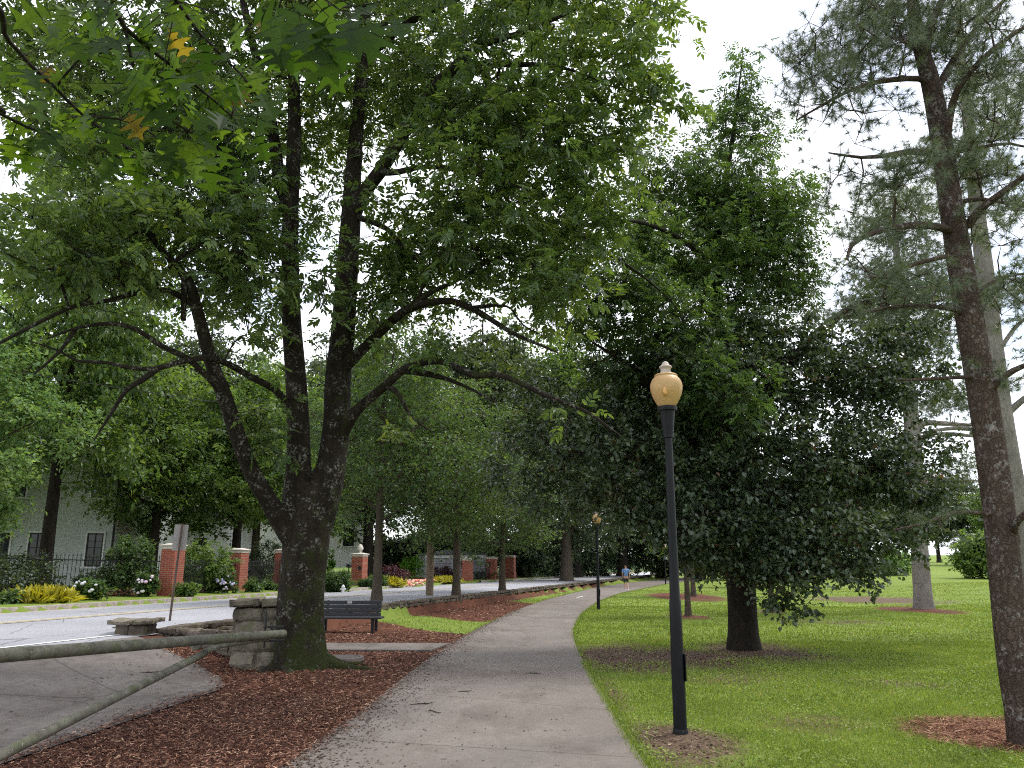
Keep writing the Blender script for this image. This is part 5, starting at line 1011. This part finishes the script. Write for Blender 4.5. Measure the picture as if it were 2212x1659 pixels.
bc = G(748, 1366); bc[1] += .25; rz = math.radians(-2); bt = thing('park_bench', 'dark slatted park bench with small plaque behind the mossy ash', 'bench', bc)
def loc(lx, ly, lz): return np.array([bc[0] + lx * math.cos(rz) - ly * math.sin(rz), bc[1] + lx * math.sin(rz) + ly * math.cos(rz), bc[2] + lz])
Wb = 1.75; m = M()
for k in range(3): m.box(loc(0, -.22 + k * .16, .345), (Wb, .145, .045), rz, bev=.006)
m.build('seat', MAT['bench_wood'], bt, bc); m = M()
for k in range(4): m.box(loc(-.06, .28 + k * .028, .405 + k * .098), (Wb - .12, .038, .090), rz, bev=.006, tilt=-.25)
m.build('backrest', MAT['bench_wood'], bt, bc)
for sx in (-1, 1):
    m = M(); X_ = sx * (Wb / 2 - .22); m.box(loc(X_, -.2, .15), (.07, .07, .34), rz, bev=.006); m.box(loc(X_, .22, .15), (.07, .07, .34), rz, bev=.006); m.box(loc(X_, .0, .30), (.06, .5, .05), rz, bev=.006); m.box(loc(X_, .35, .53), (.05, .04, .45), rz, tilt=-.25); m.build('leg', MAT['iron'], bt, bc)
m = M(); m.box(loc(-.08, .336, .705), (.12, .008, .07), rz, tilt=-.25); m.build('plaque', MAT['galv'], bt, bc)
mc = G(738, 1426); t = thing('access_cover', 'round utility cover set in the mulch beside the mossy ash', 'manhole cover', mc); m = M(); m.lathe([(.0, .055), (.30, .055), (.305, .05), (.31, .04)], mc, 28); m.build('lid', MAT['cover_iron'], t, mc); m = M(); m.lathe([(.315, .04), (.32, .06), (.38, .055), (.40, -.02)], mc, 28); m.build('rim', MAT['drive'], t, mc)
ash = bpy.data.objects['ash_tree']; ab = np.array(ash.location)
for k, (ang, ln, r0_, bend) in enumerate([(-.35, 1.3, .15, .3), (-1.0, .75, .15, -.2), (-1.55, .9, .14, .25), (-2.2, .7, .15, .1), (-2.9, .8, .14, .2), (.4, .9, .14, -.2), (1.6, .9, .15, .1)]):
    m = M(); d_ = np.array([math.cos(ang), math.sin(ang), 0]); e_ = np.array([-d_[1], d_[0], 0]) * bend; c = ab + np.array([.0, -.02, 0])
    sp = spline([tuple(c + d_ * .16 + [0, 0, .42]) + (r0_ * .8,), tuple(c + d_ * .33 + [0, 0, .14]) + (r0_,), tuple(c + d_ * (.36 + ln * .3) + e_ * .1 + [0, 0, .01]) + (r0_ * .62,), tuple(c + d_ * (.36 + ln * .65) + e_ * .3 + [0, 0, -.02]) + (r0_ * .38,), tuple(c + d_ * (.36 + ln) + e_ + [0, 0, -.06]) + (.02,)], .07)
    m.tube(sp[:, :3], sp[:, 3], 12, rough=.12, seed=k); m.build('root', MAT['ash_bark'], ash, ab, smooth=True)

# ---------------------------------------------------------------- lamps
k = N('aged_globe'); p = k.pos(); n1 = k.noise(p, 7, 5, .6); st_ = k.noise(k.pos((1, 1, .16)), 34, 3, .6); tc = k.n('TexCoord'); sx = k.n('SeparateXYZ', {0: (tc, 'Object')})
c = k.ramp(n1, [(.3, (.48, .31, .14)), (.7, (.57, .40, .20))]); band = k.ramp(k.n('MapRange', {'Value': (sx, 'Z'), 'From Min': 3.02, 'From Max': 3.42}), [(.25, 0), (.38, 1), (.52, .8), (.62, 0)])
c = k.mix(k.mix(1.0, k.ramp(st_, [(.54, 0), (.62, .9)]), band, 'MULTIPLY'), c, (.16, .10, .05)); c = k.mix(k.ramp(k.noise(p, 60, 3), [(.62, 0), (.7, .5)]), c, (.24, .16, .08))
MAT['globe'] = k.finish(c, .45, .4, trans=(.75, .5, .22), tf=.3)
MAT['finial'] = simple('faded_plastic', (.38, .32, .28), .6, .12)
lp = G(1470, 1585); dL = lp[1]; zt = P(1437, 782, dL)[2]
t = thing('street_lamp', 'black lamp post with amber acorn globe standing by the near edge of the lawn', 'street lamp', lp, 'lamp posts along the path')
lean = P(1437, 782, dL)[0] - lp[0]; Z = lambda f: np.array([lp[0] + lean * 1.0 * f / zt, lp[1], f])
H0 = zt - .50  # bottom of the fitter collar
def ring(acc, prof, sides=28):
    for i in range(len(prof) - 1): pass
    q = [Z(z) for _, z in prof]; acc.tube(q, [r for r, _ in prof], sides)
m = M(); ring(m, [(.066, -.05), (.066, .55), (.062, .9), (.060, 1.25), (.052, 1.3), (.046, 1.9), (.040, H0 - .30)]); m.build('pole', MAT['post_black'], t, lp, smooth=True)
m = M(); ring(m, [(.078, 0.0), (.074, .03), (.070, .05)]); m.build('base_collar', MAT['post_black'], t, lp); m = M(); m.box(Z(.62) + np.array([.068, -.02, 0]), (.012, .07, .26), 0, bev=.004); m.build('access_panel', MAT['post_black'], t, lp)
m = M(); ring(m, [(.050, H0 - .34), (.056, H0 - .335), (.056, H0 - .31), (.060, H0 - .26), (.078, H0 - .08), (.082, H0 - .05), (.104, H0 - .045), (.106, H0 - .02), (.106, H0 + .0), (.088, H0 + .005)]); m.build('fitter', MAT['post_black'], t, lp, smooth=False)
gz = H0; S = .172
m = M(); m.tube([Z(gz + a) for a, _ in [(0, .086), (.03, .106), (.08, .134), (.13, .155), (.18, .168), (.225, .172), (.265, .165), (.30, .148), (.325, .128), (.334, .118), (.336, .124), (.346, .124), (.356, .112), (.36, .06)]], [.086, .106, .134, .155, .168, .172, .165, .148, .128, .118, .124, .124, .112, .06], 36); gl = m.build('globe', MAT['globe'], t, lp, smooth=True)
m = M(); kc = Z(gz + .135) + np.array([-.045, -.150, 0]); m.blob(kc, (.026, .034, .045), 14, 10, .2, 3); m.build('sensor_knob', simple('amber_knob', (.50, .27, .09), .4, .4, 30), gl, lp, smooth=True)
m = M(); ring(m, [(.064, gz + .345), (.062, gz + .375), (.052, gz + .40), (.056, gz + .425), (.066, gz + .432), (.069, gz + .442), (.064, gz + .452), (.044, gz + .455), (.040, gz + .475), (.028, gz + .495), (.012, gz + .505), (.001, gz + .507)], 24); m.build('finial', MAT['finial'], t, lp, smooth=True)
dup(t, G(1293, 1316), 0, 1.0, 'slim black lamp post farther along beside the path bend')
dup(t, G(1438, 1262), 0, 1.0, 'distant black lamp post half hidden behind the near lamp post')

# ---------------------------------------------------------------- sign, utility pole, cable
sb = P(368, 1347, 17.5); zb = float(ground_h(sb[0], sb[1])) ; stp = P(394, 1131, 17.5); sb0 = np.array([sb[0] - .03, 17.5, zb - .1])
t = thing('road_sign', 'leaning metal sign post seen from behind beside the wing wall', 'road sign', sb0); m = M(); ax = nz(stp - sb0); m.box((0, 0, 0), (1, 1, 1)); m = M(); m.tube([sb0, stp], .034, 4); m.build('post', MAT['sign_post'], t, sb0)
m = M(); c = stp - ax * .32 + np.array([-.03, .05, 0]); w, h = .30, .60; u = nz(np.array([.86, .5, 0])) * w / 2; v = ax * h / 2; tn = np.cross(nz(u), ax) * .004
q = np.array([c - u * .9 - v, c + u * .9 - v, c + u - v * .94, c + u + v * .94, c + u * .9 + v, c - u * .9 + v, c - u + v * .94, c - u - v * .94]); m.add(np.concatenate([q - tn, q + tn]), [tuple(range(7, -1, -1))]); m.add(np.concatenate([q - tn, q + tn]), [tuple(range(8, 16))]); m.add(np.concatenate([q - tn, q + tn]), [(i, (i + 1) % 8, 8 + (i + 1) % 8, 8 + i) for i in range(8)])
m.build('sign_plate', MAT['galv'], t, sb0)
us = G(933, 1296, .2); ub = np.array([us[0], us[1] + 1.0, ROADZ - .1]); ub[:2] = RD(float(st(*us[:2])[0]), .75); ub[0] = (933 - CX) / F * ub[1]; ub[2] = ROADZ - .1
t = thing('utility_pole', 'brown wooden utility pole at the road edge behind the low wall', 'utility pole', ub); m = M(); ut = ub + np.array([0, 0, 8.0]); m.tube([ub, ub + np.array([0, 0, 4]), ut], [.17, .155, .13], 12, rough=.02); m.build('pole', MAT['wood_pole'], t, ub, smooth=True)
m = M(); m.box(ut - np.array([0, 0, .5]), (1.6, .1, .1), .9, bev=.01); m.build('crossarm', MAT['wood_pole'], t, ub)
c0 = P(-300, 745, 23); c1 = ut - np.array([0, 0, .45]); a = P(0, 811, 24.0); b = P(623, 945, 30.5); m = M()
tt = np.linspace(0, 1, 40)[:, None]; q = c0 + (c1 - c0) * tt; q[:, 2] -= (np.sin(tt[:, 0] * math.pi) * .25); m.tube(q, .011, 5, cap=False); tag(m.build('overhead_cable', MAT['iron'], base=tuple(c0)), 'thin overhead cable crossing in front of the trees over the road', 'cable')

# ---------------------------------------------------------------- far side of the road: pillars, fence, houses
def brick_pillar(px, by, wpx, hpx, label, z=.5, cap='white', finial=False, dep=None):
    c = G(px, by, z) if dep is None else np.array([(px - CX) / F * dep, dep, 0]); c[2] = float(ground_h(c[0], c[1])) - .02; w, h = wpx / F * c[1], hpx / F * c[1]; rz = math.atan2(DR[1], DR[0]) 
    t = thing('brick_pillar', label, 'brick pillar', c, 'brick pillars along the far kerb'); m = M(); m.box(c + np.array([0, 0, h * .14]), (w * 1.08, w * 1.08, h * .28), rz); m.box(c + np.array([0, 0, h * .285 + .02]), (w * 1.04, w * 1.04, .06), rz); m.box(c + np.array([0, 0, h * .28 + .05 + h * .3]), (w, w, h * .6), rz); m.build('shaft', MAT['brick'], t, c)
    m = M(); zc = h * .88 + .05; m.box(c + np.array([0, 0, zc + .06]), (w * 1.05, w * 1.05, .12), rz, bev=.01); m.box(c + np.array([0, 0, zc + .145]), (w * 1.2, w * 1.2, .05), rz, bev=.01); m.box(c + np.array([0, 0, zc + .2]), (w * 1.1, w * 1.1, .06), rz, taper=.4)
    if finial: m.lathe([(.10, .22), (.07, .3), (.12, .36), (.2, .46), (.16, .6), (.08, .72), (.0, .76)], c + np.array([0, 0, zc]), 14)
    m.build('cap', MAT['limestone'], t, c); return c, w, h
PILL = [(366, 1288, 33, 108, 'nearest red brick pillar with white cap behind the road sign', False), (511, 1277, 28, 86, 'red brick pillar with white cap beside the lilac blue hydrangea', False), (607, 1270, 24, 78, 'red brick pillar showing beside the mossy ash trunk', False), (775, 1265, 25, 66, 'tall red brick pillar with stone cap and house plaque past the dome hedge', True),
        (1009, 1254, 19, 46, 'squat brick pillar at the railings behind the young tree trunk', False), (1062, 1251, 19, 46, 'brick gate pillar with a lamp niche near the far entrance', False), (1103, 1249, 18, 48, 'last brick pillar up the road before the dark bank', False)]
PC = [brick_pillar(*a[:5], finial=a[5]) for a in PILL]
c, w, h = PC[3]; m = M(); m.lathe([(0, .0), (.1, .0), (.11, .02)], (0, 0, 0), 12); v = np.concatenate(m.v)[:, [0, 2, 1]] * np.array([1, -1, 1]); m.v = [v + c + np.array([.1, -w * .58 - .06, h * .55])]
pl = m.build('plaque', MAT['iron'], [o for o in bpy.data.objects if o.name.startswith('brick_pillar') and 'plaque' in o.get('label', '')][0], c)
def railing(label, a, b, h, gap=.13):
    L = np.linalg.norm(b - a); n = int(L / gap); dv = (b - a) / L; base = np.array([a[0], a[1], float(ground_h(*a[:2]))]); m = M(); p = a[:2] + np.outer(np.linspace(0, L, n), dv[:2]); z = ground_h(p[:, 0], p[:, 1]); p3 = np.concatenate([p, z[:, None]], 1)
    t = thing('iron_fence', label, 'fence', base); m.sticks(p3 + np.array([0, 0, .05]), p3 + np.array([0, 0, h]), .012, .012); m.sticks(p3 + np.array([0, 0, h]), p3 + np.array([0, 0, h + .10]), .028, .003); m.build('bars', MAT['iron'], t, base)
    for zz in (.15, h - .15):
        m = M(); m.tube([p3[0] + np.array([0, 0, zz]), p3[-1] + np.array([0, 0, zz])], .02, 6); m.build('rail', MAT['iron'], t, base)
n2 = np.array([NR[0], NR[1], 0])
railing('black spiked iron railing below the white brick house', G(-60, 1296, .5) + n2 * 2.2, PC[0][0] + n2 * .1, 1.45); railing('black iron railing between the two nearest brick pillars', PC[0][0], PC[1][0], 1.3); railing('black iron railing running on to the third brick pillar', PC[1][0], PC[2][0], 1.3); railing('black iron railing beside the squat far pillar', PC[4][0] - np.array([2.5, 2, 0]), PC[4][0], 1.5); railing('black iron gate railing between the far gate pillars', PC[4][0], PC[5][0], 1.5)

def house(name, label, corner, w, dpt, h, rz, mat, wins, roof_h=2.5, over=.4, pipe=True):
    cs, sn = math.cos(rz), math.sin(rz); base = np.array(corner, float)
    L = lambda x, y, z: base + np.array([x * cs - y * sn, x * sn + y * cs, z])
    t = thing(name, label, 'house', base); m = M(); m.box(L(-w / 2, dpt / 2, h / 2 - .3), (w, dpt, h + .6), rz); m.build('wall', MAT[mat], t, base)
    m = M(); c = L(-w / 2, dpt / 2, h); V = np.array([L(-w - over, -over, h), L(over, -over, h), L(over, dpt + over, h), L(-w - over, dpt + over, h), L(-w + dpt / 2, dpt / 2, h + roof_h), L(-dpt / 2, dpt / 2, h + roof_h)]); m.add(V, [(0, 1, 5, 4), (2, 3, 4, 5)]); m.add(V, [(1, 2, 5), (3, 0, 4)]); m.add(V, [(3, 2, 1, 0)])
    m.build('roof', MAT['slate'], t, base); m = M(); m.box(L(-w / 2, -.06, h - .2), (w + .1, .12, .35), rz, bev=.02); m.build('cornice', MAT['white_trim'], t, base)
    for x, z, ww, wh in wins:
        m = M()
        for a, b, c_, d in ((0, wh / 2 + .04, ww + .16, .08), (-ww / 2 - .04, 0, .08, wh), (ww / 2 + .04, 0, .08, wh)): m.box(L(x + a, -.03, z + b), (c_, .07, d), rz)
        fr = m.build('window', MAT['white_trim'], t, base); m = M(); m.box(L(x, -.07, z - wh / 2 - .05), (ww + .34, .16, .10), rz, bev=.01); m.build('sill', MAT['white_trim'], fr, base); m = M(); m.box(L(x, -.004, z), (ww, .02, wh), rz); m.build('pane', MAT['glass'], fr, base); m = M()
        for a, b, c_, d in ((0, 0, .05, wh), (-ww / 2 + .035, 0, .07, wh), (ww / 2 - .035, 0, .07, wh), (0, wh / 2 - .035, ww, .07), (0, -wh / 2 + .035, ww, .07), (0, .1, ww, .035), (0, -wh * .22, ww, .03), (0, wh * .26, ww, .03)): m.box(L(x + a, -.02 - abs(d) * .002, z + b), (c_, .03, d), rz)
        m.build('sash', MAT['black_frame'], fr, base)
    if pipe: m = M(); m.tube([L(-.1, -.09, -.2), L(-.1, -.09, h - .1)], .05, 10); m.build('downspout', MAT['black_frame'], t, base)
    return t
hd = 38.0; hc = np.array([(262 - CX) / F * hd, hd, .7]); fr_ = math.radians(8)
house('brick_house', 'white painted brick house with tall black windows behind the hedge', hc, 15, 11, 7.0, fr_, 'white_brick', [(-.95, 1.75, .78, 1.65), (-3.65, 1.75, .78, 1.65), (-5.3, 1.75, .78, 1.65), (-.95, 5.2, .85, 1.7), (-4.9, 5.2, .85, 1.7), (-9, 1.75, .78, 1.65), (-9, 5.2, .85, 1.7)])
house('stucco_house', 'white stucco house with grey roof glimpsed behind the road sign', np.array([(500 - CX) / F * 58, 58, 1.0]), 12, 9, 4.4, .1, 'white_wall', [(-2, 2.0, 1, 1.6), (-5, 2.0, 1, 1.6), (-8, 2, 1, 1.6)], 2.6, pipe=False)
house('stucco_house', 'pale hillside house above the dome hedge and lawn slope', np.array([(800 - CX) / F * 78, 78, 2.2]), 16, 9, 5.5, .15, 'white_wall', [(-2, 2.4, 1.1, 1.8), (-5, 2.4, 1.1, 1.8), (-8, 2.4, 1.1, 1.8)], 2.6, pipe=False)
house('grey_gatehouse', 'low grey gatehouse behind the far railings', np.array([(1050 - CX) / F * 74, 74, .6]), 6, 5, 2.2, .3, 'grey_wall', [(-2, 1.3, 1, 1.0)], .5, pipe=False)
fh = G(741, 1275, .5); fh[2] = float(ground_h(fh[0], fh[1])); m = M(); m.lathe([(.10, 0), (.10, .04), (.07, .05), (.07, .32), (.085, .33), (.085, .36), (.06, .42), (.02, .46), (0, .47)], fh, 14); m.box(fh + np.array([0, 0, .25]), (.26, .08, .08), .4, bev=.02); tag(m.build('marker_post', MAT['white_trim'], base=fh, smooth=False), 'stubby white marker post at the drive entrance', 'marker post')
lb = G(752, 1262, .5); lb[2] = float(ground_h(lb[0], lb[1])); t = thing('post_box', 'small black mailbox on a thin post beside the stone capped pillar', 'mailbox', lb); m = M(); m.tube([lb, lb + np.array([0, 0, 1.0])], .04, 8); m.build('post', MAT['iron'], t, lb); m = M(); m.box(lb + np.array([0, 0, 1.12]), (.22, .5, .24), .6, bev=.04); m.build('box', MAT['iron'], t, lb)

# ---------------------------------------------------------------- the walker
pb_ = G(1353, 1276); PB = np.array(pb_); hgt = 1.76
def skin(name, mat, joints, edges, parent, lev=2):
    me = bpy.data.meshes.new(name); me.from_pydata([tuple(j[:3]) for j in joints], edges, []); o = bpy.data.objects.new(name, me); COL.objects.link(o); o.parent = parent
    md = o.modifiers.new('Skin', 'SKIN'); me.skin_vertices.new() if not me.skin_vertices else None
    for i, j in enumerate(joints): me.skin_vertices[0].data[i].radius = (j[3], j[4] if len(j) > 4 else j[3])
    me.skin_vertices[0].data[0].use_root = True; s = o.modifiers.new('Sub', 'SUBSURF'); s.levels = lev; s.render_levels = lev; md.use_smooth_shade = True; me.materials.append(mat); return o
sk = simple('skin', (.42, .24, .17), .55, .06); shirt = simple('blue_tshirt', (.10, .19, .36), .85, .15, 12); shorts = simple('dark_shorts', (.035, .036, .045), .9, .2, 12); shoe = simple('white_shoes', (.72, .70, .70), .6, .08); hairm = simple('brown_hair', (.06, .035, .02), .7, .3, 30)
t = thing('person', 'person in blue t-shirt and dark shorts walking away along the path', 'person', PB)
J = [(0, 0, .95, .14, .11), (0, .02, 1.12, .135, .10), (0, .03, 1.32, .165, .11), (0, .02, 1.46, .07, .06), (0, .03, 1.54, .055, .055), (0, .05, 1.64, .075, .09), (0, .05, 1.71, .06, .075),
     (-.18, .02, 1.42, .055), (-.24, -.02, 1.16, .042), (-.22, .12, .96, .034), (-.21, .17, .88, .028), (.18, .02, 1.42, .055), (.25, .0, 1.16, .042), (.24, .03, .92, .034), (.235, .06, .83, .028),
     (-.09, 0, .88, .085), (-.095, .10, .50, .056), (-.10, .02, .10, .036), (-.10, .10, .04, .034), (.09, 0, .88, .085), (.095, .05, .50, .056), (.10, -.22, .16, .036), (.10, -.18, .05, .034)]
Ed = [(0, 1), (1, 2), (2, 3), (3, 4), (4, 5), (5, 6), (2, 7), (7, 8), (8, 9), (9, 10), (2, 11), (11, 12), (12, 13), (13, 14), (0, 15), (15, 16), (16, 17), (17, 18), (0, 19), (19, 20), (20, 21), (21, 22)]
skin('body', sk, J, Ed, t)
skin('t_shirt', shirt, [(0, .0, .90, .17, .135), (0, .02, 1.12, .165, .13), (0, .03, 1.33, .19, .135), (0, .02, 1.44, .10, .085), (-.19, .02, 1.42, .08), (-.235, 0, 1.22, .07), (.19, .02, 1.42, .08), (.24, .01, 1.22, .07)], [(0, 1), (1, 2), (2, 3), (2, 4), (4, 5), (2, 6), (6, 7)], t)
skin('shorts', shorts, [(0, 0, .93, .16, .13), (-.095, .02, .80, .11), (-.10, .08, .55, .09), (.095, .02, .80, .11), (.10, .05, .55, .09)], [(0, 1), (1, 2), (0, 3), (3, 4)], t)
skin('hair', hairm, [(0, .02, 1.70, .082, .09), (0, .0, 1.62, .07, .05)], [(0, 1)], t)
for sx, y0, z0 in ((-.10, .02, .045), (.10, -.24, .06)):
    m = M(); m.blob(PB + np.array([sx, y0 + .06, z0]), (.048, .14, .045), 12, 8, .08, 4); m.build('shoe', shoe, t, PB, smooth=True)
m = M(); q = G(1252, 1290); 
for i, (x, y) in enumerate([(1247, 1292), (1254, 1290.5)]):
    c = G(x, y); m = M(); m.add([c + np.array([-.12, -.06, .034]), c + np.array([.1, -.09, .036]), c + np.array([.13, .07, .06]), c + np.array([-.06, .10, .036])], [(0, 1, 2, 3)]); tag(m.build('paper_scrap', MAT['white_trim'], base=c), ['white paper scrap on the path nearer the grass', 'white paper scrap lying just past the other one'][i], 'litter')

# ---------------------------------------------------------------- sky, sun, camera
w = bpy.data.worlds.new('World'); SC.world = w; w.use_nodes = True; nt = w.node_tree; nt.nodes.clear()
SUN_EL, SUN_AZ = math.radians(58), math.radians(60)   # azimuth clockwise from +Y
sky = nt.nodes.new('ShaderNodeTexSky'); sky.sky_type = 'NISHITA'; sky.sun_disc = False; sky.sun_elevation = SUN_EL; sky.sun_rotation = SUN_AZ; sky.air_density = 1.0; sky.dust_density = 2.0
tc = nt.nodes.new('ShaderNodeTexCoord'); mp = nt.nodes.new('ShaderNodeMapping'); mp.inputs['Scale'].default_value = (1, 1, 2.2); nt.links.new(tc.outputs['Generated'], mp.inputs['Vector'])
no = nt.nodes.new('ShaderNodeTexNoise'); no.inputs['Scale'].default_value = 2.3; no.inputs['Detail'].default_value = 6; no.inputs['Roughness'].default_value = .55; nt.links.new(mp.outputs[0], no.inputs['Vector'])
cr = nt.nodes.new('ShaderNodeValToRGB'); cr.color_ramp.elements[0].position = .34; cr.color_ramp.elements[0].color = (.25, .25, .25, 1); cr.color_ramp.elements[1].position = .50; cr.color_ramp.elements[1].color = (1, 1, 1, 1); nt.links.new(no.outputs[0], cr.inputs[0])
mx = nt.nodes.new('ShaderNodeMix'); mx.data_type = 'RGBA'; nt.links.new(cr.outputs[0], mx.inputs[0]); nt.links.new(sky.outputs[0], mx.inputs[6]); mx.inputs[7].default_value = (6.6, 6.8, 7.3, 1)
bg = nt.nodes.new('ShaderNodeBackground'); bg.inputs[1].default_value = .12; nt.links.new(mx.outputs[2], bg.inputs[0]); ow = nt.nodes.new('ShaderNodeOutputWorld'); nt.links.new(bg.outputs[0], ow.inputs[0])
sl = bpy.data.lights.new('sun', 'SUN'); sl.energy = 1.5; sl.angle = math.radians(14); sl.color = (1, .96, .9); so = bpy.data.objects.new('sun', sl); COL.objects.link(so)
dv = Vector((math.sin(SUN_AZ) * math.cos(SUN_EL), math.cos(SUN_AZ) * math.cos(SUN_EL), math.sin(SUN_EL))); so.rotation_euler = dv.to_track_quat('Z', 'Y').to_euler(); so.location = (20, 20, 40)
cam = bpy.data.cameras.new('camera'); co = bpy.data.objects.new('camera', cam); COL.objects.link(co); SC.camera = co
cam.sensor_fit = 'HORIZONTAL'; cam.sensor_width = 36; cam.lens = F / 2212 * 36; cam.shift_y = (CYP - 829.5) / 2212; cam.clip_start = .05; cam.clip_end = 6000
co.location = (0, 0, EYE); co.rotation_euler = (math.radians(90) + PITCH, 0, 0)
SC.view_settings.view_transform = 'Standard'; SC.view_settings.look = 'None'; SC.view_settings.gamma = 1; SC.view_settings.exposure = 1.25
SC.render.engine = 'CYCLES'; cy = SC.cycles; cy.max_bounces = 6; cy.diffuse_bounces = 4; cy.glossy_bounces = 2; cy.transmission_bounces = 4; cy.transparent_max_bounces = 4; cy.use_denoising = False; cy.filter_width = 1.1; cy.use_adaptive_sampling = True; cy.adaptive_threshold = .02
try: cy.denoiser = 'OPENIMAGEDENOISE'
except Exception: pass
print('faces', sum(len(m.polygons) for m in bpy.data.meshes))
